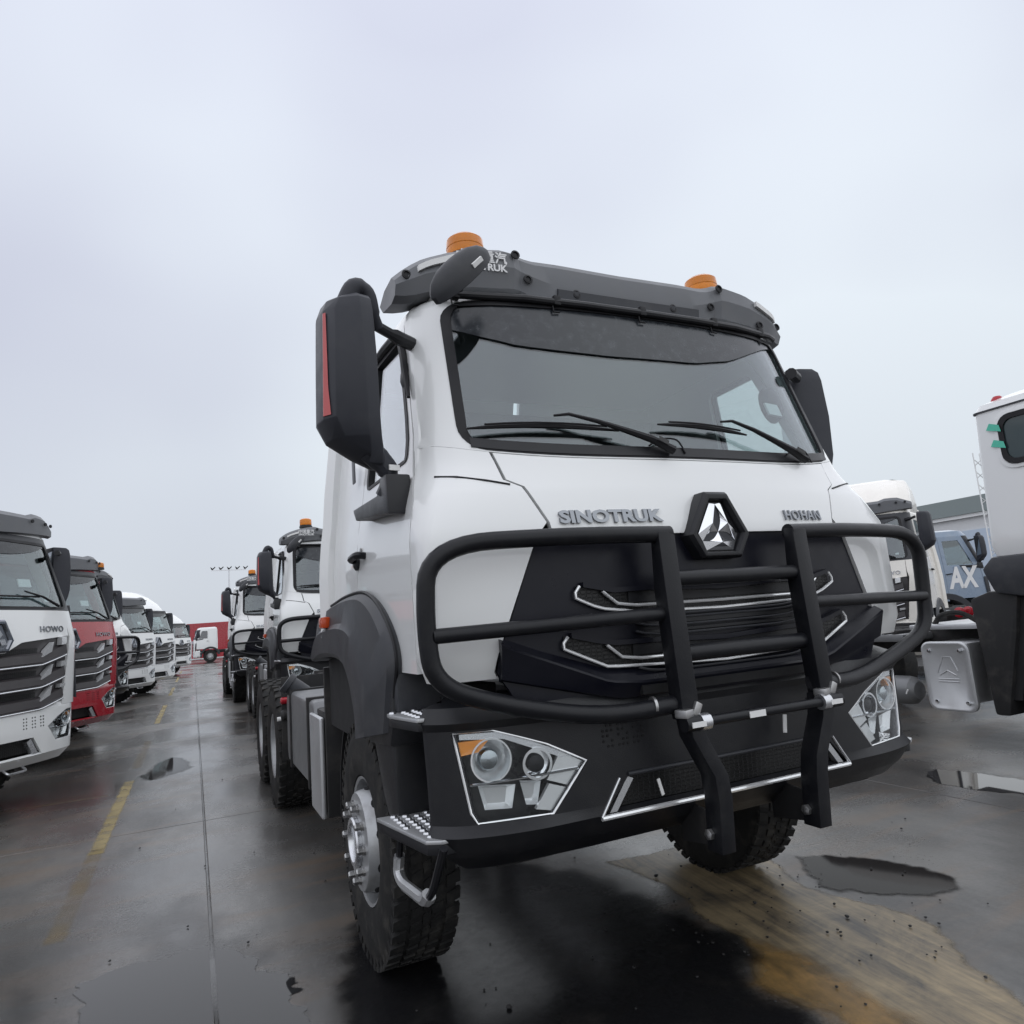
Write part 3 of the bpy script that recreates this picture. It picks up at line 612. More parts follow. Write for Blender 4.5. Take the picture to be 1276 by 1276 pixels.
    # ---- bull bar
    bb = MB().tube([(-.30, -.055, 1.64), (.30, -.055, 1.64)], .0295, 14).build('bull_bar', 'black', T)
    for x in (-.335, .335):
        MB().prism([(-.085, 1.815), (-.035, 1.825), (-.02, 1.60), (-.045, 1.14), (-.115, 1.14), (-.095, 1.55)], x-.037, x+.037).build('upright_post', 'black', bb, bevel=.006)
    for sg in (-1, 1):
        pth = round_path([(sg*.30, -.055, 1.807), (sg*.70, -.035, 1.812), (sg*1.225, .035, 1.802), (sg*1.235, .055, 1.52), (sg*1.215, .06, 1.345), (sg*1.0, .055, 1.258), (sg*.62, -.005, 1.172), (sg*.30, -.075, 1.20)], [0, .2, .24, .1, .14, .2, .2, 0], 8)
        MB().tube(pth, .0315, 16).build('loop_tube', 'black', bb)
        MB().tube([(sg*1.215, .045, 1.50), (sg*.33, -.055, 1.515)], .0255, 14).build('side_rail', 'black', bb)
        MB().tube([(sg*.44, -.045, 1.195), (sg*.45, -.043, 1.195)], .0335, 16).build('weld_ring', 'steel', bb)
    for z, r in ((1.365, .031),):
        MB().tube([(-.30, -.055, z), (.30, -.055, z)], r, 14).build('cross_rail', 'black', bb)
    for sg in (-1, 1):
        x = sg*.335
        b = MB().loft([[(sg*x_+k, y_+d, z_) for k, d in ((-.03, -.04), (.03, -.04), (.03, .04), (-.03, .04))] for x_, y_, z_ in ((.325, -.08, 1.16), (.315, -.08, 1.08), (.28, -.082, 1.01), (.245, -.085, .94), (.235, -.08, .86), (.235, -.072, .76), (.235, -.065, .675))])
        xl = sg*.235
        b.build('hinge_bracket', 'black', bb, bevel=.003)
        MB().lathe([(.02, 0), (.02, .014), (.012, .018), (0, .018)], (xl-.031, -.055, .735), (-1, 0, 0), 6, caps=False).build('bolt', 'steel', bb)
        MB().prism([(.20, .64), (.20, .80), (-.03, .78), (-.05, .675)], xl+.032, xl+.044).build('chassis_bracket', 'chassis', bb, bevel=.004)
        MB().tube([(x+.045, -.12, 1.13), (x-.045, -.12, 1.13)], .027, 12).build('latch_sleeve', 'black', bb)
        MB().tube([(x+sg*-.02, -.12, 1.13), (x+sg*-.06, -.12, 1.13)], .030, 12).build('latch_collar', 'satin', bb)
        MB().box((x, -.148, 1.128), (.06, .004, .018)).build('sticker', 'sticker', bb)
        MB().box((x-.03, -.11, 1.165), (.05, .05, .03), rz=.3).build('latch_lever', 'steel', bb, bevel=.006)
        MB().box((x+.02, -.11, 1.175), (.03, .03, .05), ry=.5).build('latch_lever', 'steel', bb, bevel=.006)
    MB().tube([(-.33, -.12, 1.13), (.33, -.12, 1.13)], .018, 12).build('latch_rod', 'black', bb)
    MB().box((-.06, -.139, 1.13), (.075, .004, .022)).build('sticker', 'sticker', bb)
    MB().box((.235, .035, 1.04), (.018, .004, .07), ry=.15).build('sticker', 'sticker', bp)
    MB().box((-.395, .035, .90), (.012, .004, .06), ry=-.25).build('sticker', 'sticker', bp)
    # ---- wipers
    for pv, el, tip, bl0, bl1 in (((-.10, 2.172), (-.20, 2.215), (-.55, 2.318), (-.955, 2.272), (-.33, 2.262)), ((.70, 2.165), (.60, 2.205), (.27, 2.325), (-.13, 2.30), (.36, 2.275))):
        P = lambda p, o: off(S, p[0], p[1], o)
        wb = MB().tube([P(pv, .03), P(el, .04), P(((el[0]*2+tip[0])/3, (el[1]*2+tip[1])/3), .045), P(((el[0]+tip[0]*2)/3, (el[1]+tip[1]*2)/3), .05), P(tip, .045), P((tip[0]-.06, tip[1]-.002), .035)], [.02, .017, .013, .010, .007, .005], 8).build('wiper', 'gasket', T)
        mid = [P((bl0[0]+(bl1[0]-bl0[0])*k, bl0[1]+(bl1[1]-bl0[1])*k+.012*math.sin(math.pi*k)), .02) for k in rng(0, 1, 10)]
        MB().tube(mid, [.004, .007, .009, .010, .011, .012, .011, .010, .009, .007, .004], 6).build('wiper_blade', 'gasket', wb)
        MB().tube([p+Vector((0, -.014, .008)) for p in mid[1:-1]], .004, 6).build('wiper_frame', 'gasket', wb)
        MB().tube(smooth_path([P((pv[0]-.10, pv[1]+.03), .01), P((pv[0]-.03, pv[1]+.062), .012), P((pv[0]+.05, pv[1]+.06), .012), P((pv[0]+.075, pv[1]+.0), .01)], 5), .004, 6).build('washer_hose', 'gasket', wb)
        q = (el[0]*.6+pv[0]*.4, el[1]*.6+pv[1]*.4); p = P(q, .062); MB().box(p, (.05, .004, .018), ry=.42).build('sticker', 'print', wb)
    # ---- light bar
    zt = [(0, 3.178), (.35, 3.182), (.50, 3.178), (.56, 3.195), (.62, 3.218), (.75, 3.205), (.88, 3.18), (.98, 3.15), (1.06, 3.115), (1.12, 3.07)]
    zb = [(0, 2.915), (.36, 2.928), (.42, 2.935), (.50, 2.975), (.56, 3.0), (.62, 2.995), (.80, 2.985), (.95, 2.962), (1.06, 2.945), (1.12, 2.955)]
    yb = [(0, .47), (.5, .468), (.8, .49), (1.0, .535), (1.12, .60)]
    rings = []
    for x in rng(-1.12, 1.12, 56):
        a = abs(x); t_, b_, y_ = lerp(zt, a), lerp(zb, a), lerp(yb, a); m = (t_+b_)/2; p_ = .018 if a > .58 else 0
        rings.append([(x, y_+.035, t_), (x, y_+.004-p_, t_-.035), (x, y_-.012-p_, m-.005), (x, y_+.01-p_, b_+.012), (x, y_+.05, b_), (x, y_+.20, b_+.025), (x, y_+.25, m+.02), (x, y_+.16, t_-.002)])
    lb_ = MB().loft(rings).build('roof_light_bar', 'grey', T, bevel=0, ang=22)
    yy = lambda x: lerp(yb, abs(x))
    MB().loft([[(x, yy(x)-.010, 3.035), (x, yy(x)-.018, 3.03), (x, yy(x)-.006, 2.95), (x, yy(x)+.02, 2.95)] for x in rng(-.38, .44, 16)]).build('bar_recess', 'fender', lb_)
    for sg in (-1, 1):
        MB().loft([[(sg*x, yy(x)-.038, lerp(zt, x)-.045), (sg*x, yy(x)-.038, lerp(zt, x)-.072), (sg*x, yy(x)-.01, lerp(zt, x)-.072), (sg*x, yy(x)-.01, lerp(zt, x)-.045)] for x in rng(.86, 1.03, 6)]).build('marker_lamp', 'sticker', lb_)
        for x, z in ((.59, 3.165), (.53, 3.06), (1.075, 3.05), (.28, 3.02), (.88, 3.01)):
            MB().lathe([(.022, 0), (.022, .006), (.014, .008), (.012, .002), (0, .002)], (sg*x, yy(x)-.024 if x > .58 else yy(x)-.010, z), (0, -1, .1), 12, caps=False).build('bolt', 'gasket', lb_)
        beacon(T, sg*.72, .72, 3.228)
        MB().box((sg*.70, .75, 3.15), (.16, .16, .22)).build('beacon_bracket', 'chassis', T, bevel=.02)
        MB().box((sg*.85, .68, 2.99), (.04, .10, .09)).build('bar_bracket', 'grey', lb_, bevel=.006)
    on_bar = lambda x0, z0: (lambda u, v, w_: Vector((x0+u, yy(x0+u)-.03-w_, z0+v)))
    text_fit('中国重汽', .23, .058, .004, on_bar(-.865, 3.108), bold=.02).build('lettering', 'letter', lb_)
    text_fit('SINOTRUK', .23, .034, .004, on_bar(-.865, 3.072), bold=.03).build('lettering', 'letter', lb_)
    # kerb mirror hung in front of the roof edge
    Ex = Vector((.71, -.05, .70)).normalized(); Ey = Vector((-.55, -.62, .56)).normalized(); Ez = Ex.cross(Ey).normalized(); Ey = Ez.cross(Ex)
    if Ez.y > 0: Ez = -Ez
    km = MB(); n = 20; c = Vector((-.945, .26, 2.925)); rings = []
    for k, (s_, h) in enumerate(((1.0, -.03), (1.03, .0), (.98, .014), (.84, .038), (.58, .056), (.2, .064))):
        rings.append([c+Ex*(.168*s_*math.cos(2*math.pi*i/n))+Ez*(.050*s_*math.sin(2*math.pi*i/n))*1.0-Vector((.35, -.1, -.9)).normalized()*0+(Vector((-.62, -.35, .62)).normalized())*h for i in range(n)])
    km = km.loft(rings).build('kerb_mirror', 'fender', T)
    MB().add([p-(Vector((-.62, -.35, .62)).normalized())*.001 for p in rings[0]], [tuple(range(n))[::-1]]).build('mirror_glass', 'mglass', km)
    st_ = c+Ex*.07+Ez*.049+Vector((-.62, -.35, .62)).normalized()*.012; MB().loft([[st_+Ex*a*.028+Vector((-.62, -.35, .62)).normalized()*b*.009+Ez*h for a, b in ((-1, -1), (1, -1), (1, 1), (-1, 1))] for h in (-.004, .004)]).build('sticker', 'sticker', km)
    MB().tube([(-.93, .30, 2.88), (-.93, .42, 2.93), (-.95, .56, 2.97)], .014, 8).build('mirror_arm', 'bumper', km)
    # ---- side mirrors, fenders, steps, wheels
    for sg in (-1, 1):
        side_mirror(T, sg, fold=math.radians(62) if sg > 0 else 0)
        MB().lathe([(.10, 0), (.105, .01), (.09, .05), (.05, .075), (0, .08)], (sg*1.0, .62, 2.60), (sg*.3, -.9, .1), 18).build('blind_spot_mirror', 'gasket', T)
        o_ = smooth_path([(y, z, 0) for y, z in ((2.27, 1.44), (2.12, 1.64), (1.62, 1.70), (1.2, 1.715), (.95, 1.70), (.74, 1.64), (.56, 1.53), (.485, 1.42), (.53, 1.30), (.60, 1.14))], 5)
        i_ = smooth_path([(y, z, 0) for y, z in ((2.27, 1.38), (2.0, 1.41), (1.68, 1.415), (1.48, 1.40), (1.33, 1.36), (1.22, 1.28), (1.16, 1.19), (1.135, 1.14), (1.125, 1.10), (1.12, 1.06))], 5)
        fl = []
        for k, (a, b) in enumerate(zip(o_, i_)):
            m = a.lerp(b, .42); m2 = a.lerp(b, .5); fl.append([(sg*1.17, a.x, a.y), (sg*1.222, a.x, a.y), (sg*1.25, a.lerp(b, .08).x, a.lerp(b, .08).y), (sg*1.262, m.x, m.y), (sg*1.278, m2.x, m2.y), (sg*1.27, a.lerp(b, .92).x, a.lerp(b, .92).y), (sg*1.25, b.x, b.y), (sg*1.08, b.x, b.y)])
        fd = MB().loft(fl).build('fender', 'fender', T, ang=25)
        MB().tube([Vector((sg*1.223, p.x, p.y+.004)) for p in o_], .008, 6).build('fender_seal', 'gasket', fd)
        b = MB().box((sg*1.275, 1.74, 1.60), (.05, .11, .062)); b.build('marker_lamp', 'orange', fd, bevel=.015)
        # wheel arch liner and mud flap
        rings = [[(sg*xx, 1.41+r*math.cos(math.radians(a)), .545+r*math.sin(math.radians(a))) for xx, r in ((.72, .70), (1.16, .70), (1.16, .685), (.72, .685))] for a in rng(-6, 170, 24)]
        MB().loft(rings).build('wheel_arch_liner', 'dark', T)
        MB().box((sg*.97, 2.30, .90), (.46, .035, .88)).build('mud_flap', 'chassis', T, bevel=.008)
        # step housing under the cab corner
        MB().prism([(.61, 1.20), (.60, .80), (.76, .80), (.82, .86), (.90, .98), (.97, 1.08), (1.0, 1.2)], sg*.98, sg*1.215).build('step_housing', 'bumper', T, bevel=.015)
        MB().box((sg*.95, .45, 1.03), (.1, .30, .56)).build('step_back', 'dark', T)
        MB().prism([(.54, 1.33), (.53, 1.20), (.60, 1.085), (.95, 1.06), (1.08, 1.12), (1.11, 1.2), (.9, 1.30)], sg*.98, sg*1.235).build('step_housing', 'bumper', T, bevel=.015)
        MB().prism([(.50, 1.42), (.49, 1.22), (.62, 1.22), (.66, 1.30), (.60, 1.46)], sg*.98, sg*1.225).build('step_riser', 'fender', T, bevel=.02)
        tread_plate(T, [(sg*1.262, .52), (sg*1.265, .47), (sg*1.225, .25), (sg*1.0, .25), (sg*1.0, .52)], 1.222, .014)
        tread_plate(T, [(sg*1.292, .64), (sg*1.275, .54), (sg*1.222, .23), (sg*1.175, .20), (sg*.98, .2), (sg*.98, .60)], .828, .014)
        MB().prism([(sg*1.285, .64), (sg*1.268, .54), (sg*1.215, .24), (sg*1.17, .21), (sg*.98, .21), (sg*.98, .60)], .775, .813, 'z').build('step_base', 'bumper', T, bevel=.006)
        MB().prism([(sg*1.256, .52), (sg*1.258, .47), (sg*1.218, .26), (sg*1.0, .26), (sg*1.0, .51)], 1.175, 1.207, 'z').build('step_base', 'bumper', T, bevel=.006)
        if sg < 0:
            st = MB().tube(round_path([(sg*1.20, .62, .80), (sg*1.20, .70, .60), (sg*1.20, .62, .575), (sg*1.20, .34, .60), (sg*1.20, .25, .66), (sg*1.19, .14, .82)], .05, 4), .014, 8).build('stirrup_step', 'black', T)
            MB().tube(round_path([(sg*1.20, .675, .665), (sg*1.20, .70, .60), (sg*1.20, .64, .572), (sg*1.20, .34, .60), (sg*1.20, .30, .635)], .045, 5), [.026]*18 if False else .026, 8, flat=.8).build('stirrup_tread', 'alu', st)
        wheel(T, sg, 1.185 if sg < 0 else 1.10, 1.41, True)
        for y in (5.02, 6.37):
            wheel(T, sg, 1.25, y, False, detail=1)
            b = MB().lathe([(.284, -.34), (.42, -.335), (.53, -.35), (.55, -.40), (.55, -.58), (.53, -.62), (.42, -.64), (.284, -.63)], (sg*1.25, y, .545), (sg, 0, 0), 32, caps=False); b.build('inner_tyre', 'rubber', T)
        MB().prism([(.92, 1.40), (1.1, 1.06), (1.25, 1.0), (2.26, 1.0), (2.26, 1.50), (1.2, 1.62)], sg*1.14, sg*1.17).build('arch_panel', 'dark', T)
        MB().box((sg*.43, 4.0, .93), (.08, 7.0, .27)).build('chassis_rail', 'chassis', T, bevel=.01)
        MB().box((sg*.95, 4.36, .85), (.56, .02, .70)).build('mud_flap', 'chassis', T, bevel=.004)
    # ---- running gear behind the cab
    for y in (1.41, 5.02, 6.37):
        ax_ = MB().tube([(-.9, y, .52), (.9, y, .52)], .075, 12); ax_.lathe([(.1, -.2), (.2, -.1), (.22, 0), (.2, .1), (.1, .2)], (0, y, .52), (1, 0, 0), 16) if y > 2 else ax_.box((0, y, .5), (1.5, .12, .1)); ax_.build('axle', 'chassis', T)
    MB().box((0, 1.2, .95), (.8, 1.5, .5)).build('engine_block', 'dark', T, bevel=.05)
    MB().box((0, .45, 1.0), (1.7, .35, .5)).build('radiator', 'dark', T, bevel=.02)
    MB().prism([(2.75, .52), (2.70, .60), (2.70, 1.02), (2.78, 1.10), (4.18, 1.10), (4.26, 1.02), (4.26, .60), (4.20, .52)], -1.20, -.55).build('fuel_tank', 'tank', T, bevel=.035, seg=3)
    ft = T.children[-1]
    for y in (2.98, 3.95): MB().prism([(y-.03, .505), (y-.03, 1.115), (y+.03, 1.115), (y+.03, .505)], -1.212, -.54).build('tank_strap', 'chassis', ft, bevel=.004)
    MB().lathe([(.075, -.05), (.075, .09), (.09, .095), (.09, .14), (.0, .14)], (-1.12, 4.0, 1.09), (-.75, .1, .6), 20).build('tank_filler_cap', 'fender', ft)
    MB().box((-1.205, 2.60, .73), (.03, .42, .60)).build('battery_cover', 'alu', T, bevel=.05, seg=3)
    MB().box((-.95, 2.6, .75), (.46, .44, .62)).build('battery_box', 'chassis', T, bevel=.02)
    MB().box((.95, 3.2, .75), (.5, 1.5, .6)).build('silencer_box', 'alu', T, bevel=.03)
    vv = MB().lathe([(.03, 0), (.03, .05), (.02, .06)], (-1.18, 4.34, 1.0), (-1, 0, 0), 12).build('air_valve', 'redlens', T)
    MB().lathe([(.045, 0), (.045, .05), (.03, .07)], (-1.17, 4.34, .88), (-1, 0, 0), 14).build('air_valve', 'chassis', T); MB().lathe([(.018, 0), (.018, .03), (0, .03)], (-1.24, 4.34, .85), (-1, 0, 0), 8).build('air_valve', 'sticker', T)
    g = MB().box((-.95, 2.30, 1.36), (.10, .10, .14)); g.box((-.99, 2.34, 1.45), (.07, .09, .09), rz=.4); g.build('latch_bracket', 'alu', T, bevel=.02)
    fw = MB().prism([(5.25, 1.14), (5.25, 1.19), (6.2, 1.19), (6.45, 1.10), (6.45, 1.06)], -.46, .46); fw.build('fifth_wheel', 'chassis', T, bevel=.02)
    MB().box((0, 7.3, .95), (1.0, .08, .28)).build('rear_crossmember', 'chassis', T, bevel=.01)
    # ---- cab interior
    it = MB().box((0, 1.78, 2.1), (2.1, .04, 1.5)); it.box((0, 1.15, 2.94), (1.95, 1.2, .03)); it.build('cab_liner', 'interior', T)
    MB().box((0, 1.0, 1.42), (2.2, 1.5, .06)).build('cab_floor', 'dark', T)
    MB().prism([(.30, 1.5), (.26, 2.07), (.34, 2.13), (.62, 2.10), (.72, 1.95), (.66, 1.5)], -1.05, 1.05).build('dashboard', 'seat', T, bevel=.03)
    for sx_ in (-.55, .55):
        st = MB().box((sx_, 1.25, 1.85), (.52, .52, .14)).build('cab_seat', 'seat', T, bevel=.05)
        MB().box((sx_, 1.54, 2.24), (.50, .14, .72), rx=-.12).build('seat_back', 'seat', st, bevel=.05)
        MB().box((sx_, 1.59, 2.68), (.28, .10, .16)).build('headrest', 'seat', st, bevel=.04)
    sw = MB(); c = Vector((.55, .82, 2.16)); A = Vector((0, .72, -.7)).normalized(); u_ = Vector((1, 0, 0)); v_ = A.cross(u_)
    sw.tube([c+.22*(math.cos(a)*u_+math.sin(a)*v_) for a in rng(0, 2*math.pi, 28)], .016, 8); sw.tube([c-.21*u_, c+.21*u_], .014, 6); sw.tube([c, c+A*.3], .03, 8); sw.build('steering_wheel', 'gasket', T)
    MB().add([(.02, .36, 2.16), (.32, .36, 2.16), (.30, .52, 2.19), (.14, .5, 2.20), (.08, .55, 2.27)], [(0, 1, 2, 3), (0, 3, 4)]).build('dash_paper', 'paper', T)
    MB().box((.80, .40, 2.50), (.11, .01, .07), rz=.2, rx=-.3).build('window_notice', 'paper', T)
    return T
# ------------------------------------------------------------------ ground
def concrete(name, wet=True):
    m = D.materials.new(name); m.use_nodes = True; t = m.node_tree; b = t.nodes['Principled BSDF']; N = t.nodes.new; L = t.links.new
    g = N('ShaderNodeNewGeometry')
    def noise(sc, det=5, rough=.6, scl=(1, 1, 1), loc=(0, 0, 0), dist=0):
        mp = N('ShaderNodeMapping'); mp.inputs['Scale'].default_value = scl; mp.inputs['Location'].default_value = loc; L(g.outputs['Position'], mp.inputs[0])
        n = N('ShaderNodeTexNoise'); n.inputs['Scale'].default_value = sc; n.inputs['Detail'].default_value = det; n.inputs['Roughness'].default_value = rough; n.inputs['Distortion'].default_value = dist
        L(mp.outputs[0], n.inputs['Vector']); return n.outputs['Fac']
    def rmp(v, a, b_, lo=0, hi=1):
        r = N('ShaderNodeMapRange'); r.interpolation_type = 'SMOOTHSTEP'; r.inputs['From Min'].default_value = a; r.inputs['From Max'].default_value = b_; r.inputs['To Min'].default_value = lo; r.inputs['To Max'].default_value = hi; L(v, r.inputs['Value']); return r.outputs[0]
    def mixc(f, A, B):
        x = N('ShaderNodeMix'); x.data_type = 'RGBA'
        for k, q in (('A', A), ('B', B)):
            if isinstance(q, tuple): x.inputs[k].default_value = (*q, 1)
            else: L(q, x.inputs[k])
        L(f, x.inputs['Factor']); return x.outputs['Result']
    def mth(op, a, b_=None):
        x = N('ShaderNodeMath'); x.operation = op
        for i, q in enumerate((a, b_)):
            if q is None: continue
            if isinstance(q, (int, float)): x.inputs[i].default_value = q
            else: L(q, x.inputs[i])
        return x.outputs[0]
    big = noise(.33, 5, .55, dist=.4); mid = noise(1.1, 7, .65, scl=(1, .45, 1), loc=(3, 1, 0)); fine = noise(38, 6, .7); grit = noise(240, 3, .6)
    streak = noise(2.4, 6, .6, scl=(.35, 1.5, 1), loc=(1, 7, 0), dist=.6)
    col = mixc(rmp(mid, .34, .68), (.060, .059, .057), (.140, .134, .125))
    col = mixc(rmp(streak, .46, .70, 0, .7), col, (.135, .100, .072))          # silty brown film
    wetm = rmp(big, .40, .58)
    col = mixc(mth('MULTIPLY', wetm, .55), col, (.034, .033, .033))
    col = mixc(rmp(fine, .60, .80, 0, .30), col, (.20, .195, .185))
    col = mixc(rmp(grit, .62, .76, 0, .25), col, (.02, .02, .02))
    L(col, b.inputs['Base Color'])
    ro = mth('SUBTRACT', rmp(mid, .3, .7, .42, .28), mth('MULTIPLY', wetm, .20)); ro = mth('ADD', ro, rmp(fine, .3, .7, -.04, .05)); L(ro, b.inputs['Roughness'])
    b.inputs['Specular IOR Level'].default_value = .5
    bp = N('ShaderNodeBump'); bp.inputs['Strength'].default_value = .22; bp.inputs['Distance'].default_value = .004; h = mth('ADD', mth('MULTIPLY', fine, .7), mth('MULTIPLY', grit, .35)); L(h, bp.inputs['Height']); L(bp.outputs[0], b.inputs['Normal'])
    return m
M['concrete'] = concrete('wet_concrete')
gnd = MB().add([(-600, -300, -.03), (600, -300, -.03), (600, 1200, -.03), (-600, 1200, -.03)], [(0, 1, 2, 3)]).build('ground', 'concrete'); tag(gnd, None, None, kind='structure')
# cast slabs with open joints
JX, JY, WX, WY, GAP = -1.845, 4.92, 5.0, 6.0, .014
slab = None
for j in range(-2, 12):
    for i in range(-6, 8):
        if slab is None:
            slab = MB().box((WX/2, WY/2, -.02), (WX-GAP, WY-GAP, .04)).build('concrete_slab', 'concrete', gnd, bevel=.004, seg=1); o = slab
        else: o = slab.copy(); COL.objects.link(o)
        o.location = (JX+i*WX, JY+j*WY, 0)
# ---- thin sheets lying on the slabs
def sheet(name, outline, z, m, jag=.03, fade=.12, seed=1, n=10, res=None, clip=None):
    """irregular flat patch; attribute 'edge' runs from 0 at the rim to 1 inside"""
    rd = random.Random(seed); P = smooth_path([(x, y, 0) for x, y in outline+[outline[0]]], n)[:-1] if n > 1 else [Vector((x, y, 0)) for x, y in outline]
    c = sum(P, Vector())/len(P); ph = [rd.uniform(0, 6.28) for _ in range(5)]; Q = []
    for k, p in enumerate(P):
        d = (p-c); a = k/len(P)*2*math.pi
        Q.append(p+d.normalized()*jag*(math.sin(5*a+ph[0])+.7*math.sin(11*a+ph[1])+.5*math.sin(23*a+ph[2])+.4*math.sin(41*a+ph[3])+rd.uniform(-.3, .3)))
    A = np.array([(p.x, p.y) for p in Q]); Bv = np.roll(A, -1, 0)
    lo_, hi_ = A.min(0), A.max(0)
    res = res or max(.02, min(.06, max(hi_-lo_)/90)); res_y = max(res, (hi_[1]-lo_[1])/140)
    gx, gy = np.meshgrid(np.arange(lo_[0]-res, hi_[0]+2*res, res), np.arange(lo_[1]-res_y, hi_[1]+2*res_y, res_y), indexing='ij')
    pts = np.stack([gx.ravel(), gy.ravel()], -1); d2 = np.full(len(pts), 1e9); ins = np.zeros(len(pts), bool)
    for a, b in zip(A, Bv):
        ab = b-a; t = np.clip(((pts-a)@ab)/max(1e-12, ab@ab), 0, 1); d2 = np.minimum(d2, ((pts-(a+t[:, None]*ab))**2).sum(1))
        cr = (a[1] > pts[:, 1]) != (b[1] > pts[:, 1])
        with np.errstate(divide='ignore', invalid='ignore'): ins ^= cr & (pts[:, 0] < (b[0]-a[0])*(pts[:, 1]-a[1])/(b[1]-a[1])+a[0])
    sd = np.sqrt(d2)*np.where(ins, 1, -1)
    if clip: sd = np.minimum(sd, clip[0]*(clip[1]-pts[:, 0])*20)
    ed = np.clip(sd/fade, -1, 1); nx, ny = gx.shape
    vs = [(x, y, z) for x, y in pts]; fs = []
    for i in range(nx-1):
        for j in range(ny-1):
            q = (i*ny+j, (i+1)*ny+j, (i+1)*ny+j+1, i*ny+j+1)
            if max(ed[k] for k in q) > 0: fs.append(q)
    used = sorted({k for f in fs for k in f}); ix = {k: i for i, k in enumerate(used)}
    me = D.meshes.new(name); me.from_pydata([vs[k] for k in used], [], [tuple(ix[k] for k in f) for f in fs]); at = me.attributes.new('edge', 'FLOAT', 'POINT')
    at.data.foreach_set('value', [float(ed[k]) for k in used]); me.update()
    me.materials.append(m); o = D.objects.new(name, me); COL.objects.link(o); o['kind'] = 'structure'; return o
def sheet_mat(name, col, rough, nscale=8, soft=.35, col2=None, stretch=(1, 1, 1), rot=0, nmul=.9, bump=0, amax=1.0, c2scale=9):
    m = D.materials.new(name); m.use_nodes = True; t = m.node_tree; b = t.nodes['Principled BSDF']; N = t.nodes.new; L = t.links.new; o = t.nodes['Material Output']
    b.inputs['Base Color'].default_value = (*col, 1); b.inputs['Roughness'].default_value = rough
    at = N('ShaderNodeAttribute'); at.attribute_name = 'edge'; g = N('ShaderNodeNewGeometry')
    nz = N('ShaderNodeTexNoise'); nz.inputs['Scale'].default_value = nscale; nz.inputs['Detail'].default_value = 6; nz.inputs['Roughness'].default_value = .65; L(g.outputs['Position'], nz.inputs['Vector'])
    a = N('ShaderNodeMath'); a.operation = 'MULTIPLY_ADD'; L(nz.outputs['Fac'], a.inputs[0]); a.inputs[1].default_value = -nmul; L(at.outputs['Fac'], a.inputs[2])
    r = N('ShaderNodeMapRange'); r.interpolation_type = 'SMOOTHSTEP'; r.inputs['From Min'].default_value = -.28*nmul; r.inputs['From Max'].default_value = -.28*nmul+soft; r.inputs['To Max'].default_value = amax; L(a.outputs[0], r.inputs['Value'])
    tr = N('ShaderNodeBsdfTransparent'); mx = N('ShaderNodeMixShader'); L(r.outputs[0], mx.inputs[0]); L(tr.outputs[0], mx.inputs[1]); L(b.outputs[0], mx.inputs[2]); L(mx.outputs[0], o.inputs[0])
    if col2:
        mp = N('ShaderNodeMapping'); mp.inputs['Scale'].default_value = stretch; mp.inputs['Rotation'].default_value = (0, 0, rot)
        m0 = N('ShaderNodeMapping'); m0.inputs['Rotation'].default_value = (0, 0, rot); L(g.outputs['Position'], m0.inputs[0])
        m1 = N('ShaderNodeMapping'); m1.inputs['Scale'].default_value = stretch; L(m0.outputs[0], m1.inputs[0])
        n2 = N('ShaderNodeTexNoise'); n2.inputs['Scale'].default_value = c2scale; n2.inputs['Detail'].default_value = 8; n2.inputs['Roughness'].default_value = .7; L(m1.outputs[0], n2.inputs['Vector'])
        n3 = N('ShaderNodeTexNoise'); n3.inputs['Scale'].default_value = 3.5; n3.inputs['Detail'].default_value = 7; n3.inputs['Roughness'].default_value = .7; n3.inputs['Distortion'].default_value = .8; L(g.outputs['Position'], n3.inputs['Vector'])
        av = N('ShaderNodeMath'); av.operation = 'MULTIPLY_ADD'; L(n3.outputs['Fac'], av.inputs[0]); av.inputs[1].default_value = .8; sb = N('ShaderNodeMath'); sb.operation = 'ADD'; sb.inputs[1].default_value = -.40; L(n2.outputs['Fac'], sb.inputs[0]); L(sb.outputs[0], av.inputs[2])
        cr = N('ShaderNodeValToRGB'); e = cr.color_ramp.elements; e[0].position = .30; e[1].position = .70; e[0].color = (*col, 1); e[1].color = (*col2, 1)
        L(av.outputs[0], cr.inputs[0]); L(cr.outputs[0], b.inputs['Base Color'])
        if bump:
            bp = N('ShaderNodeBump'); bp.inputs['Strength'].default_value = bump; bp.inputs['Distance'].default_value = .006; L(n2.outputs['Fac'], bp.inputs['Height']); L(bp.outputs[0], b.inputs['Normal'])
    return m
WATER = sheet_mat('puddle_water', (.022, .022, .023), .025, nscale=7, soft=.12)
WATER.node_tree.nodes['Principled BSDF'].inputs['IOR'].default_value = 1.33
DAMP = sheet_mat('damp_film', (.045, .045, .046), .16, nscale=3, soft=.9)
SILT = sheet_mat('silt_film', (.055, .049, .042), .42, nscale=4, soft=.45, col2=(.31, .24, .14), stretch=(3.2, .22, 1), rot=.10, bump=.5, c2scale=5.0, nmul=1.1)
RUST = sheet_mat('rusty_silt', (.15, .095, .032), .42, nscale=6, soft=.6, col2=(.40, .23, .07), stretch=(1.6, .6, 1), rot=.2, bump=.3, c2scale=7, amax=.7)
YEL = sheet_mat('worn_yellow_paint', (.36, .28, .11), .55, nscale=3.2, soft=.9, nmul=1.7, amax=.8)
YEL2 = sheet_mat('faint_yellow_paint', (.20, .145, .06), .55, nscale=3.5, soft=1.2, nmul=2.0, amax=.5)
WET_SHADE = sheet_mat('wet_shaded_concrete', (.010, .010, .011), .20, nscale=4, soft=.9, nmul=1.3)  # wet concrete with the truck's shade painted into its near-black colour
WET_SHADE.node_tree.nodes['Principled BSDF'].inputs['IOR'].default_value = 1.22
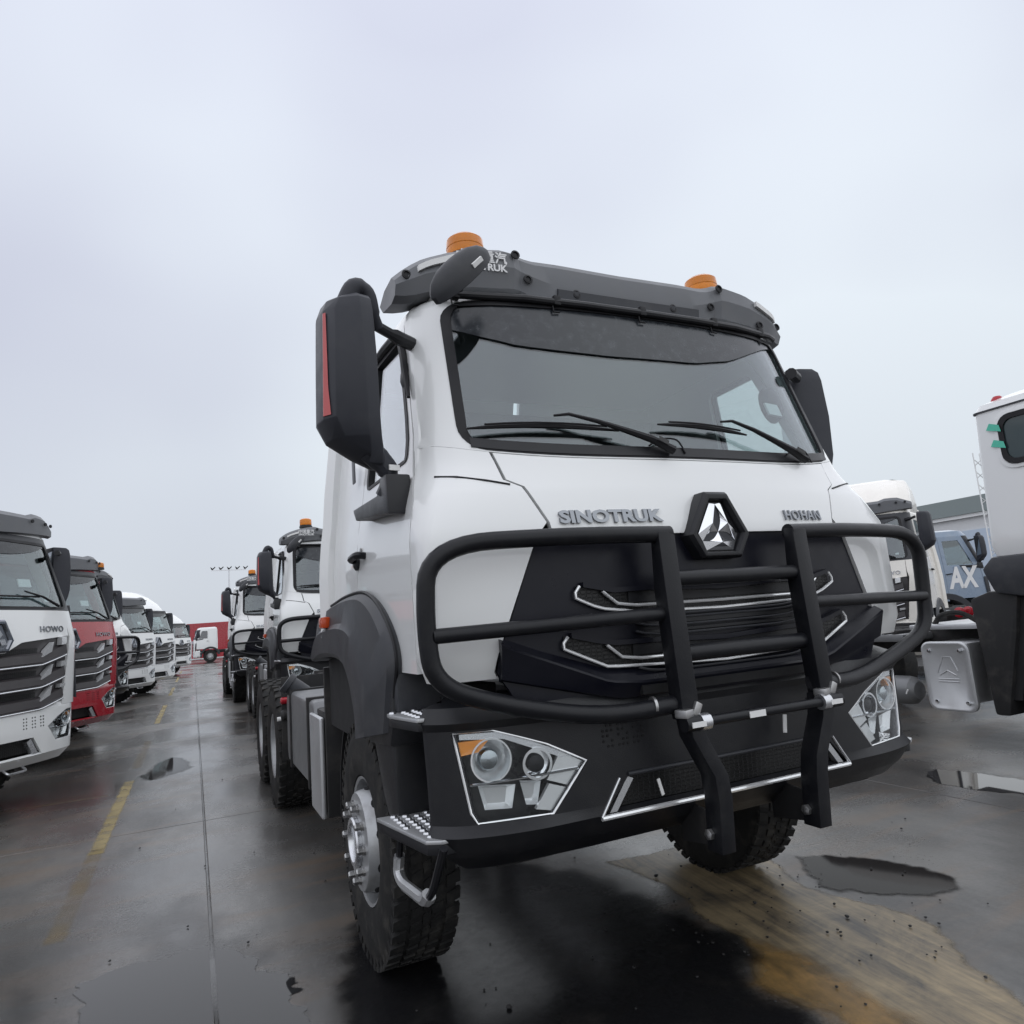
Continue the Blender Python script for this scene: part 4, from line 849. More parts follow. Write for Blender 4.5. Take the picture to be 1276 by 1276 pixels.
WATER2 = sheet_mat('dark_puddle_water', (.014, .012, .011), .04, nscale=7, soft=.5)
WATER2.node_tree.nodes['Principled BSDF'].inputs['IOR'].default_value = 1.12
def G(px, py):
    """point of the ground seen at a photo pixel, used to lay out the wet patches"""
    d = fwd*861.763+r2*(px-638)+u2*(638-py); t = -CP.z/d.z; p = CP+d*t; return (p.x, p.y)
sheet('damp_patch', [G(*p) for p in ((85, 1330), (90, 1190), (180, 1120), (260, 1100), (360, 1150), (400, 1230), (400, 1330))], .0010, DAMP, .05, .5, 3)
PL = [G(*p) for p in ((78, 1340), (85, 1262), (120, 1215), (255, 1180), (340, 1200), (372, 1228), (385, 1262), (400, 1340))]
sheet('puddle', PL, .0018, WATER, .03, .08, 4, clip=(1, JX-.006)); sheet('puddle', PL, .0018, WATER, .03, .08, 4, clip=(-1, JX+.006))
sheet('wet_shade_patch', [G(*p) for p in ((395, 1340), (390, 1230), (425, 1150), (480, 1060), (700, 1075), (800, 1100), (890, 1135), (972, 1176), (978, 1215), (1030, 1250), (1110, 1300), (1120, 1380), (700, 1400))], .0040, WET_SHADE, .02, .20, 5)  # wet ground and painted shade at the front truck
sheet('silt_stain', [G(*p) for p in ((740, 1072), (830, 1110), (870, 1150), (925, 1190), (930, 1220), (1030, 1275), (1200, 1330), (1420, 1330), (1290, 1250), (1210, 1185), (1130, 1135), (1020, 1105), (960, 1068), (880, 1050))], .0014, SILT, .02, .10, 6)
sheet('rust_stain', [G(*p) for p in ((915, 1160), (985, 1172), (1060, 1205), (1150, 1255), (1230, 1320), (1090, 1330), (990, 1275), (915, 1235), (905, 1195))], .0026, RUST, .015, .22, 16)
sheet('puddle', [G(*p) for p in ((985, 1066), (1020, 1063), (1100, 1070), (1165, 1082), (1200, 1098), (1198, 1116), (1120, 1119), (1060, 1116), (1020, 1108), (1000, 1092))], .0034, WATER2, .015, .09, 7)
sheet('puddle', [G(*p) for p in ((1150, 962), (1170, 958), (1290, 972), (1400, 985), (1400, 1002), (1270, 992), (1160, 975))], .0018, WATER, .02, .12, 8)
sheet('puddle', [G(*p) for p in ((170, 968), (190, 954), (215, 943), (240, 948), (238, 958), (205, 969), (180, 974))], .0018, WATER2, .02, .12, 9)
sheet('puddle', [G(*p) for p in ((-30, 1360), (-20, 1240), (40, 1215), (75, 1222), (80, 1270), (60, 1360))], .0018, DAMP, .02, .3, 10)
def line(name, x0, x1, y0, y1, m, seed):
    return sheet(name, [(x0, y0), (x0, y1), (x1, y1), (x1, y0)], .0012, m, .004, .03, seed, n=1, res=.02)
for k, (a, b_, m_) in enumerate(((2.6, 4.6, YEL2), (4.4, 7.7, YEL), (8.6, 11.6, YEL2), (14.5, 19.5, YEL), (23.5, 28.5, YEL), (33, 38, YEL), (43, 48, YEL))):
    line('painted_line', -2.70, -2.545, a, b_, m_, 20+k)
line('painted_line', -7.5, -2.75, 6.86, 6.96, YEL2, 40); line('painted_line', -7.5, -2.75, 12.1, 12.2, YEL2, 41)
# loose grit
rd = random.Random(5); gb = MB()
for k in range(140):
    if k < 70: x, y = G(rd.uniform(830, 1180), rd.uniform(1060, 1200))
    else: x, y = G(rd.uniform(30, 1250), rd.uniform(960, 1270))
    r_ = rd.uniform(.003, .009)*(1.6 if rd.random() < .12 else 1); n_ = 6
    gb.lathe([(r_*.7, 0), (r_, r_*.4), (r_*.6, r_*.8), (r_*.2, r_*.9)], (x, y, .006), (rd.uniform(-.2, .2), rd.uniform(-.2, .2), 1), 5)
tag(gb.build('loose_grit', 'chassis'), 'small dark stones scattered over the wet concrete', 'gravel', kind='stuff')
# ------------------------------------------------------------------ flat-fronted trucks of the other rows
HW = Surf([
 (.98, [(0, .045), (.40, .05), (.80, .075), (1.02, .115), (1.14, .16), (1.21, .25), (1.22, .50), (1.22, 1.88), (1.15, 1.98), (0, 1.98)]),
 (1.72, [(0, .03), (.40, .035), (.80, .06), (1.02, .10), (1.135, .145), (1.205, .235), (1.22, .50), (1.22, 1.88), (1.15, 1.98), (0, 1.98)]),
 (2.03, [(0, .08), (.40, .085), (.80, .115), (1.00, .155), (1.10, .20), (1.17, .29), (1.19, .50), (1.20, 1.88), (1.13, 1.98), (0, 1.98)]),
 (2.86, [(0, .34), (.40, .35), (.80, .39), (.97, .44), (1.04, .50), (1.085, .58), (1.10, .74), (1.12, 1.86), (1.05, 1.95), (0, 1.95)]),
 (3.0, [(0, .44), (.40, .45), (.80, .49), (.93, .54), (.99, .60), (1.03, .68), (1.045, .82), (1.06, 1.84), (1.0, 1.92), (0, 1.92)])])
HB = Surf([
 (.46, [(0, .16), (.35, .16), (.65, .165), (.88, .19), (1.04, .23), (1.13, .30), (1.16, .40), (1.17, .8), (1.1, .9), (0, .9)]),
 (.56, [(0, .03), (.35, .035), (.65, .045), (.88, .08), (1.06, .13), (1.16, .21), (1.20, .33), (1.21, .8), (1.1, .9), (0, .9)]),
 (.80, [(0, .01), (.35, .015), (.65, .03), (.88, .07), (1.06, .125), (1.175, .21), (1.215, .33), (1.22, .8), (1.1, .9), (0, .9)]),
 (1.02, [(0, .02), (.35, .025), (.65, .04), (.88, .08), (1.06, .13), (1.175, .21), (1.215, .33), (1.22, .8), (1.1, .9), (0, .9)]),
 (1.09, [(0, .08), (.35, .085), (.65, .10), (.88, .13), (1.05, .17), (1.15, .24), (1.19, .36), (1.2, .8), (1.1, .9), (0, .9)])])
def make_howo():
    T = thing('cab_truck', '', 'truck'); S = HW
    v0, v1 = 2.05, 2.80
    xw = corner_round(lambda v: 1.03-.06*(v-v0)/(v1-v0), v0, v1, .08)
    ydf = lambda z: lerp([(.98, .30), (2.03, .36), (2.86, .66), (3.0, .7)], z)
    zr = [2.035, v0, 2.056, 2.07, 2.09, 2.12]+rng(2.2, 2.7, 4)+[2.74, 2.77, 2.79, v1, 2.86]
    bd = [lambda z: S.ty(ydf(z), z, -1), lambda z: -S.tx(xw(z), z), lambda z: S.tx(xw(z), z), lambda z: S.ty(ydf(z), z, 1)]
    fr = S.panel(bd, zr, [5, 16, 5], skip=[(1, v0, v1)], th=.05).build('windshield_frame', 'fender', T)
    zg = [z for z in zr if v0 <= z <= v1]
    S.panel([lambda z: -S.tx(xw(z)+.003, z), lambda z: -S.tx(xw(z)-.035, z), lambda z: S.tx(xw(z)-.035, z), lambda z: S.tx(xw(z)+.003, z)], zg, [1, 14, 1], skip=[(1, v0+.02, v1-.02)], off=.004, th=.012).build('windshield_gasket', 'gasket', fr)
    ws = S.panel([lambda z: -S.tx(xw(z)-.02, z), lambda z: S.tx(xw(z)-.02, z)], zg[1:-1], [16], off=-.012, th=.004).build('windshield', 'ws', T)
    # dark visor band on the glass and roof light bar
    S.strip(rng(-.95, .95, 24), lambda x: 2.785, lambda x: 2.63+.14*(abs(x)/.95)**3, off=-.004, th=.004).build('reflection_visor_band', 'tint', ws)
    lb = MB().loft([[(x, .36+.12*abs(x)**3, zt_), (x, .30+.13*abs(x)**3, zt_-.05), (x, .30+.13*abs(x)**3, zb_+.02), (x, .36+.12*abs(x)**3, zb_), (x, .62, zb_+.02), (x, .62, zt_-.02)] for x in rng(-1.16, 1.16, 24) for zt_, zb_ in [(3.10+.03*(abs(x) > .7)-.10*max(0, abs(x)-.95)/.21, 2.83+.06*abs(x))]]).build('roof_light_bar', 'grey', T, ang=25)
    for x in (-.95, -.7, .7, .95, 1.08): MB().lathe([(.02, 0), (.02, .01), (0, .01)], (x, .285+.13*abs(x)**3, 3.03), (0, -1, 0), 8, caps=False).build('bolt', 'gasket', lb)
    rings = [[S.at(t, z) for t in rng(-8.9, 8.9, 48)] for z in (2.855, 2.95, 3.0)]; rings.append([Vector((p.x*.8, 1.2+(p.y-1.2)*.8, 3.05)) for p in rings[-1]])
    MB().loft(rings).build('roof', 'white', T)
    wz0, wz1 = 2.08, 2.74
    for sg in (-1, 1):
        q = lambda f: (lambda z: S.ty(f(z), z, sg))
        wyf = lambda z: lerp([(wz0, .52), (wz1, .78)], z); wyr = lambda z: 1.22
        b = [q(lambda z: ydf(z)+.006), q(wyf), q(wyr), q(lambda z: 1.32)]
        dr = S.panel(b if sg > 0 else b[::-1], [1.20, 1.4, 1.72, 1.9, 2.03, wz0, 2.2, 2.4, 2.6, wz1, 2.855], [4, 5, 2] if sg > 0 else [2, 5, 4], skip=[(1, wz0, wz1)], th=.04).build('door', 'white', T)
        b3 = [q(lambda z: wyf(z)+.002), q(lambda z: wyr(z)-.002)]; S.panel(b3 if sg > 0 else b3[::-1], [wz0+.002, 2.2, 2.4, 2.6, wz1-.002], [5], off=-.01, th=.004).build('window_pane', 'dwin', dr)
        MB().tube(round_path([(sg*1.225, 1.14, 1.86), (sg*1.25, 1.16, 1.86), (sg*1.25, 1.28, 1.85), (sg*1.22, 1.29, 1.85)], .02, 3), .014, 6).build('door_handle', 'gasket', dr)
        b = [q(lambda z: 1.327), (lambda z: sg*8.98)]; S.panel(b if sg > 0 else b[::-1], [1.15, 1.4, 1.72, 2.03, 2.3, 2.6, 2.855], [10], th=.04).build('cab_rear_panel', 'white', T)
        c = [lambda z: sg*S.tx(lerp([(.98, .88), (1.02, .90), (1.70, 1.00), (1.74, 1.005), (1.75, .985), (2.03, .98)], z), z), lambda z: S.ty(ydf(z)-.003, z, sg)]
        S.panel(c if sg > 0 else c[::-1], [1.02, 1.04, 1.2, 1.4, 1.6, 1.74, 1.85, 1.95, 2.03], [8], th=.03).build('corner_panel', 'white', T)
        MB().prism([(.20, 1.06), (.24, 1.70), (.30, 1.74), (.33, 1.70), (.30, 1.10)], sg*1.222, sg*1.245).build('air_deflector', 'fender', T, bevel=.006)
        side_mirror(T, sg, detail=1, y0=.34, xs=-.04, zs=-.02, fold=math.radians(66) if sg > 0 else 0)
        wheel(T, sg, 1.20, 1.42, True, detail=1)
        for y in (4.9, 6.25): wheel(T, sg, 1.24, y, False, detail=0)
        fl = []
        for a in rng(8, 172, 16):
            ca, sa = math.cos(math.radians(a)), math.sin(math.radians(a)); fl.append([(sg*xx, 1.42+r*ca, .545+r*sa) for xx, r in ((.8, .66), (1.24, .66), (1.25, .80), (1.22, .82), (.8, .68))])
        MB().loft(fl).build('fender', 'fender', T)
        MB().prism([(.36, .50), (.36, 1.18), (.62, 1.18), (.74, .98), (.78, .5)], sg*.9, sg*1.205).build('step_housing', 'fender', T, bevel=.02)
        for z in (.62, .92): MB().box((sg*1.19, .56, z), (.08, .30, .03)).build('step_plate', 'alu', T, bevel=.005)
        MB().box((sg*.43, 4.0, .92), (.08, 6.6, .26)).build('chassis_rail', 'chassis', T, bevel=.01)
        headlamp(T, HB, sg, zo=-.20, body='satin')
        MB().box((sg*.92, 3.3, .78), (.5, 1.3, .55)).build('fuel_tank', 'tank', T, bevel=.05)
    # painted hood, lettering and emblem
    hb = lambda x: lerp([(0, 1.60), (.10, 1.60), (.30, 1.70), (.985, 1.755)], abs(x))
    hd = S.strip(rng(-.975, .975, 40), 2.03, hb, off=.003, th=.02).build('hood_panel', 'white', T)
    text_fit('HOWO', .34, .062, .012, lambda u, v, w_: S.fr(.55+u, 1.80+v, .008+w_), bold=.005, spacing=1.1).build('lettering', 'badge', hd)
    EP = [(-.06, 1.93), (.06, 1.93), (.17, 1.72), (.11, 1.61), (-.11, 1.61), (-.17, 1.72)]
    def sc(k, y): return [(p[0]*k, y, 1.75+(p[1]-1.75)*k) for p in EP]
    em = MB().loft([sc(1, .08), sc(1, .0), sc(.9, -.02), sc(.78, -.02), sc(.7, .005)], caps=False); em.add(sc(.7, .005), [tuple(range(6))]); em = em.build('emblem', 'badge', T)
    for a in (90, 210, 330):
        ca, sa = math.cos(math.radians(a)), math.sin(math.radians(a)); MB().add([(0, -.004, 1.735), (.035*-sa+.05*ca, -.008, 1.735+.035*ca+.05*sa), (.1*ca, -.004, 1.735+.1*sa), (.035*sa+.05*ca, -.008, 1.735-.035*ca+.05*sa)], [(0, 1, 2, 3)]).build('emblem_leaf', 'satin', em)
    # grille with three chromed wings
    xg = lambda z: lerp([(.92, .86), (1.02, .895), (1.70, .99), (1.76, .96)], z)
    gr = S.panel([lambda z: -S.tx(xg(z), z), lambda z: S.tx(xg(z), z)], [.98, 1.05, 1.2, 1.4, 1.6, 1.72, 1.75], [24], th=.03, off=-.02).build('grille', 'brownblack', T)
    for k, zc in enumerate((1.50, 1.27, 1.05)):
        zt = lambda x: zc+.075+lerp([(0, 0), (.55, .012), (.80, .075), (.9, .10)], abs(x)); zb = lambda x: zc-.055+lerp([(0, 0), (.55, .012), (.80, .075), (.9, .10)], abs(x)); xe = .90-.02*k
        MB().loft([[off(S, x, zt(x), -.02), off(S, x, zt(x)-.02, .025), off(S, x, zb(x)+.03, .04), off(S, x, zb(x), .02), off(S, x, zb(x), -.02)] for x in rng(-xe, xe, 30)]).build('grille_wing', 'brownblack', gr, ang=25)
        MB().tube([off(S, x, zb(x)+.002, .03) for x in rng(-xe, xe, 30)], .011, 8).build('chrome_trim', 'satin', gr)
        S.strip(rng(-.52, .52, 10), lambda x: zc+.135, lambda x: zc+.08, off=-.012, th=.006).build('grille_mesh', 'mesh', gr)
        for sg in (-1, 1):
            for x0 in (.58, .80):
                w_ = .10 if x0 < .7 else .075; qd = [(x0, zb(x0)+.145), (x0+w_, zb(x0+w_)+.20), (x0+w_*.75, zb(x0+w_)+.10), (x0-.05, zb(x0)+.075)] if x0 < .7 else [(x0, zt(x0)+.085-.02*k), (x0+w_, zt(x0+w_)+.065-.02*k), (x0+w_-.005, zt(x0)+.015), (x0-.005, zt(x0)+.005)]
                qq = [off(S, sg*x, z, .047) for x, z in qd]; MB().loft([qq, [p+Vector((0, .06, 0)) for p in qq]]).build('chrome_blade', 'reflector', gr)
    # bumper
    B = HB; hz = (.665, .965)
    hxi = lambda z: lerp([(.662, .795), (.825, .655), (.90, .80), (.955, .95), (.97, 1.0)], z); hxo = lambda z: lerp([(.662, 1.06), (.70, 1.082), (.97, 1.125)], z)
    tt = lambda f, sg: (lambda z: sg*B.tx(f(z), z)); ix = lambda z: lerp([(.56, .60), (.74, .47)], z)
    bd = [lambda z: B.ty(.6, z, -1), tt(hxo, -1), tt(hxi, -1), tt(ix, -1), tt(ix, 1), tt(hxi, 1), tt(hxo, 1), lambda z: B.ty(.6, z, 1)]
    bp = B.panel(bd, [.46, .50, .53, .56, .60, .64, .665, .70, .74, .78, .825, .86, .90, .93, .965, 1.0, 1.03, 1.06, 1.09], [8, 6, 2, 10, 2, 6, 8], skip=[(1, *hz), (5, *hz), (3, .56, .74)], th=.03).build('bumper', 'white', T)
    B.strip(rng(-.62, .62, 16), .75, .55, off=-.06, th=.01).build('intake_mesh', 'mesh', bp)
    for sg in (-1, 1):
        qq = [off(B, sg*x, z, -.01) for x, z in ((.56, .575), (.49, .575), (.40, .70), (.45, .73))]; MB().loft([qq, [p+Vector((0, .05, 0)) for p in qq]]).build('intake_blade', 'satin', bp)
        h = MB()
        for gi in range(3):
            for i in range(2):
                for j in range(4): h.lathe([(.008, 0), (.008, .003), (0, .003)], off(B, sg*(.34+gi*.11+i*.035), .84+j*.032, -.001), (0, -1, 0), 6, caps=False)
        h.build('vent_holes', 'dark', bp)
        MB().tube(round_path([(sg*.42, .10, .47), (sg*.42, .04, .43), (sg*.20, .04, .43), (sg*.20, .10, .47)], .03, 3), .012, 6).build('towing_loop', 'satin', bp)
    MB().box((0, .35, .70), (2.0, .12, .35)).build('lower_beam', 'dark', T)
    # wipers
    for pv, tip, b0, b1 in (((.0, 2.07), (-.40, 2.20), (-.85, 2.14), (-.1, 2.15)), ((.85, 2.07), (.40, 2.22), (.0, 2.17), (.6, 2.17))):
        wb = MB().tube([off(S, pv[0], pv[1], .03), off(S, (pv[0]+tip[0])/2, (pv[1]+tip[1])/2+.02, .04), off(S, *tip, .035)], [.016, .012, .008], 6).build('wiper', 'gasket', T)
        MB().tube([off(S, b0[0]+(b1[0]-b0[0])*k, b0[1]+(b1[1]-b0[1])*k, .02) for k in rng(0, 1, 6)], .010, 6).build('wiper_blade', 'gasket', wb)
    MB().box((0, 1.9, 2.0), (2.1, .04, 1.7)).build('cab_liner', 'interior', T)
    MB().prism([(.28, 1.4), (.24, 1.98), (.34, 2.04), (.62, 2.0), (.66, 1.4)], -1.05, 1.05).build('dashboard', 'interior', T)
    for sx_ in (-.55, .55):
        st = MB().box((sx_, 1.25, 1.75), (.52, .52, .14)).build('cab_seat', 'seat', T, bevel=.05); MB().box((sx_, 1.54, 2.15), (.50, .14, .75), rx=-.12).build('seat_back', 'seat', st, bevel=.05)
    MB().box((.62, .33, 2.34), (.16, .01, .09), rx=-.3).build('window_notice', 'paper', T); MB().box((.86, .27, 2.15), (.05, .01, .03), rx=-.3).build('window_notice', 'paper', T)
    for y in (1.42, 4.9, 6.25): MB().tube([(-.9, y, .52), (.9, y, .52)], .09, 10).build('axle', 'chassis', T)
    return T
def repaint(T, frm, to):
    def walk(o):
        for c in o.children:
            for sl in c.material_slots:
                if sl.material == M[frm]: sl.link = 'OBJECT'; sl.material = M[to]
            walk(c)
    walk(T)
def place(T, x, y, deg, label, group=None, cat='truck'):
    T.location = (x, y, 0); T.rotation_euler = (0, 0, math.radians(deg)); T['label'] = label; T['category'] = cat
    if group: T['group'] = group
    elif 'group' in T: del T['group']
def row_spot(cx, cy, deg):
    """origin of a truck whose far front corner is at cx, cy"""
    a = math.radians(deg); return (cx-(1.2*math.cos(a)-.18*math.sin(a)), cy-(1.2*math.sin(a)+.18*math.cos(a)))
def high_roof(T, m='white'):
    rings = []
    for z, k, yf in ((2.86, 1.0, .42), (3.1, 1.0, .62), (3.35, .97, .95), (3.55, .90, 1.25), (3.62, .7, 1.5)):
        rings.append([(x*k, y, z) for x, y in ((-1.0, 1.9), (-1.1, 1.7), (-1.1, yf+.3), (-.95, yf+.08), (-.5, yf), (0, yf-.03), (.5, yf), (.95, yf+.08), (1.1, yf+.3), (1.1, 1.7), (1.0, 1.9))])
    return MB().loft(rings).build('high_roof', m, T, bevel=.03)
# ------------------------------------------------------------------ truck parked on the right, seen along its side
def make_side_truck():
    T = thing('chassis_truck', '', 'truck', (5.85, 0, 0)); hw = 1.25
    def ring(z, k, yr=1.70, yf=-.55, r=.07): 
        a = hw*k; o = []
        for cx, cy, a0 in ((a-r, yr-r, 0), (-a+r, yr-r, 90), (-a+r, yf+r, 180), (a-r, yf+r, 270)):
            for q in rng(a0, a0+90, 4): o.append((cx+r*math.cos(math.radians(q)), cy+r*math.sin(math.radians(q)), z))
        return o
    MB().loft([ring(1.76, .985, 1.70), ring(1.86, 1.0, 1.72), ring(1.95, 1.0, 1.715), ring(3.04, .985, 1.665, -.2), ring(3.07, .985, 1.66, -.18)]).build('cab_body', 'white', T)
    MB().loft([ring(3.068, .995, 1.675, -.19), ring(3.082, .995, 1.675, -.19)]).build('drip_rail', 'fender', T)
    MB().loft([ring(3.083, .985, 1.66, -.18), ring(3.14, .97, 1.63, -.10), ring(3.19, .90, 1.5, .05, .2), ring(3.215, .6, 1.3, .3, .2)]).build('roof', 'white', T)
    def rr(y0, y1, z0, z1, r, n=5):
        o = []
        for cy, cz, a0 in ((y1-r, z1-r, 0), (y0+r, z1-r, 90), (y0+r, z0+r, 180), (y1-r, z0+r, 270)):
            for q in rng(a0, a0+90, n): o.append((cy+r*math.cos(math.radians(q)), cz+r*math.sin(math.radians(q))))
        return o
    for sg in (-1, 1):
        xs = sg*hw*.993
        def lay(y0, y1, z0, z1, r, x): return [(x-sg*.012*(z-2.4), y, z) for y, z in rr(y0, y1, z0, z1, r)]
        w = MB().loft([lay(.35, 1.49, 2.51, 3.03, .13, xs-sg*.02), lay(.35, 1.49, 2.51, 3.03, .13, xs+sg*.012), lay(.38, 1.46, 2.54, 3.0, .11, xs+sg*.014)], caps=False).build('window_surround', 'white', T)
        MB().loft([lay(.385, 1.455, 2.545, 2.995, .11, xs+sg*.008), lay(.385, 1.455, 2.545, 2.995, .11, xs+sg*.024), lay(.43, 1.41, 2.59, 2.95, .08, xs+sg*.024), lay(.43, 1.41, 2.59, 2.95, .08, xs+sg*.002)], caps=False).build('window_seal', 'gasket', T)
        MB().add(lay(.43, 1.41, 2.59, 2.95, .08, xs+sg*.010), [tuple(range(24))]).build('window_pane', 'mglass' if False else 'dglass', T)
        if sg < 0:
            for y, z in ((1.50, 2.90), (1.485, 2.745)):
                MB().add([(xs-.031, y-.08, z-.05), (xs-.008, y+.055, z-.005), (xs-.010, y+.02, z+.05), (xs-.031, y-.07, z+.012)], [(0, 1, 2, 3)]).build('tape_strip', 'green', T)
        MB().box((xs+sg*.01, 1.0, 1.98), (.03, .14, .05)).build('door_handle', 'gasket', T, bevel=.01)
        # dark skirt below the cab, splash guard and front wheel
        MB().prism([(1.80, 1.66), (1.70, 1.765), (-.5, 1.765), (-.5, 1.35), (.1, 1.40), (1.5, 1.40), (1.72, 1.44)], sg*.55, sg*1.29).build('cab_skirt', 'fender', T, bevel=.04)
        MB().prism([(1.98, 1.40), (1.80, 1.46), (1.55, 1.46), (1.62, 1.10), (1.76, .55), (1.80, .36), (1.93, .36)], sg*.75, sg*1.24).build('splash_guard', 'chassis', T, bevel=.03)
        MB().prism([(1.70, .5), (1.55, 1.1), (1.50, 1.38), (1.56, 1.40), (1.74, 1.0), (1.79, .5)], sg*.78, sg*1.20).build('guard_liner', 'dark', T)
        wheel(T, sg, 1.20, 1.13, True, detail=2)
        for y in (4.9, 6.25): wheel(T, sg, 1.22, y, False, detail=0)
        MB().box((sg*.43, 3.6, .98), (.08, 6.6, .28)).build('chassis_rail', 'chassis', T, bevel=.01)
        # aluminium heat-shield box with pressed cover
        bx = MB().box((sg*.93, 2.30, .72), (.56, .40, .56)); bx.build('silencer_box', 'alu', T, bevel=.03)
        cv = MB().loft([[(sg*x, y, z) for y, z in rr(2.30-d, 2.30+d, .69-h, .69+h, r)] for x, d, h, r in ((1.215, .235, .325, .085), (1.245, .235, .325, .085), (1.252, .225, .315, .08), (1.252, .212, .302, .075), (1.244, .20, .29, .07))]).build('silencer_cover', 'alu', T, ang=40)
        for y in (2.15, 2.45):
            for z in (.45, .93): MB().lathe([(.02, 0), (.018, .012), (0, .014)], (sg*1.246, y, z), (sg, 0, 0), 8, caps=False).build('screw', 'chrome', cv)
        for p in ([(2.40, .72), (2.33, .87), (2.25, .87), (2.20, .74)], [(2.38, .70), (2.30, .745), (2.22, .70)], [(2.40, .665), (2.20, .665)], [(2.40, .64), (2.20, .64)]):
            MB().tube([(sg*1.245, y, z) for y, z in p], .006, 6).build('pressed_mark', 'alu', cv)
        MB().lathe([(.02, -.06), (.09, -.05), (.135, 0), (.145, .06), (.145, .7), (.12, .76), (.02, .78)], (sg*.98, 2.86, .50), (0, 1, 0), 24).build('air_tank', 'tank', T)
    MB().box((-1.118, 2.853, .50), (.012, .012, .05), rx=.5).build('sticker', 'sticker', T)
    b = MB().box((0, 2.35, 1.14), (2.0, .9, .05)); b.build('deck_plate', 'alu', T, bevel=.01)
    for i in range(7): MB().box((-.62, 3.05+i*.12, 1.09), (.62, .05, .035)).build('cat_walk_bar', 'chassis', T, bevel=.008)
    MB().box((-.6, 3.4, 1.03), (.7, .95, .08)).build('cat_walk', 'tank', T, bevel=.02)
    MB().tube(smooth_path([(-.9, 2.15, 1.18), (-.92, 2.3, 1.27), (-.9, 2.5, 1.25), (-.85, 2.62, 1.16)], 5), .025, 8).build('air_hose', 'rubber', T)
    for dx_ in (0, .16): MB().lathe([(.05, 0), (.06, .02), (.06, .08), (.03, .10)], (.30+dx_, 3.08, 1.23), (-1, -.5, 0), 12).build('air_coupling', 'redlens', T)
    MB().box((.40, 3.2, 1.18), (.5, .10, .10)).build('coupling_bracket', 'chassis', T, bevel=.01)
    lp = MB().lathe([(.055, 0), (.055, .02), (.05, .05), (.03, .075), (0, .08)], (-1.09, 1.50, 3.135), (0, 0, 1), 16).build('marker_lamp', 'redlens', T)
    for y in (1.13, 4.9, 6.25): MB().tube([(-.9, y, .52), (.9, y, .52)], .09, 10).build('axle', 'chassis', T)
    MB().box((0, .9, 1.3), (1.6, 2.0, .25)).build('cab_floor', 'dark', T)
    return T
M['dglass'] = mat('dark_window', (.03, .05, .052), .06, spec=.6)
HOWO_ROW = 'trucks parked nose out along the left side'
hero = make_hero(); place(hero, 0, 0, 0, 'large white truck in front with black bull bar, amber beacons and tall mirror')
tb = copy_tree(hero); place(tb, .42, 8.3, 0, 'white bull bar truck parked directly behind the large front truck', 'trucks lined up behind the front truck')
tc_ = copy_tree(hero); place(tc_, .20, 16.4, 0, 'white bull bar truck third in the line, farthest behind the front truck', 'trucks lined up behind the front truck')
L3 = copy_tree(hero); place(L3, *row_spot(-3.08, 14.4, 57), 57, 'white truck with black bull bar just beyond the red truck', HOWO_ROW)
howo = make_howo(); place(howo, *row_spot(-3.14, 7.25, 57), 57, 'white truck nearest at the left edge with slatted dark grille', HOWO_ROW)
L2 = copy_tree(howo); repaint(L2, 'white', 'red'); place(L2, *row_spot(-3.07, 11.3, 57), 57, 'bright red truck with dark grille in the left row', HOWO_ROW); beacon(L2, 1.14, .50, 2.93, .8)
L4 = copy_tree(howo); place(L4, *row_spot(-2.97, 22.3, 57), 57, 'white truck with amber roof beacon, second beyond the red truck', HOWO_ROW); beacon(L4, .3, 1.2, 3.1, .9)
L5 = copy_tree(howo, skip=('roof_light_bar', 'roof')); high_roof(L5); place(L5, *row_spot(-2.5, 26.2, 57), 57, 'white high roof truck fifth in the left row', HOWO_ROW)
L6 = copy_tree(howo, skip=('roof_light_bar', 'roof')); high_roof(L6); place(L6, *row_spot(-2.0, 43, 57), 57, 'small white truck at the far end of the left row', HOWO_ROW)
R2 = copy_tree(howo); repaint(R2, 'white', 'cream'); high_roof(R2, 'cream'); place(R2, 8.30, 6.42, -62, 'cream white truck with dark mirror seen between bull bar and parked chassis truck')
for c_ in R2.children:
    if c_.name.startswith('side_mirror'): c_.matrix_basis = Matrix()
AX = copy_tree(howo, skip=('roof_light_bar', 'lettering')); repaint(AX, 'white', 'blue'); place(AX, 17.9, 10.35, 65, 'grey blue truck with large white letters on its door')
text_fit('AX', .82, .58, .01, lambda u, v, w_: Vector((-1.226-w_, 1.27-u, 1.46+v)), bold=.035, shear=.15).build('lettering', 'letter', AX)
FW = copy_tree(howo, skip=('roof_light_bar',)); place(FW, -2.0, 66, -90, 'distant white truck seen side-on before red containers')
for sg in (1,): wheel(FW, sg, 1.20, 3.1, True, detail=0); wheel(FW, -sg, 1.20, 3.1, True, detail=0)
side = make_side_truck(); side['label'] = 'white cab truck at the right edge with bare chassis and aluminium side box'
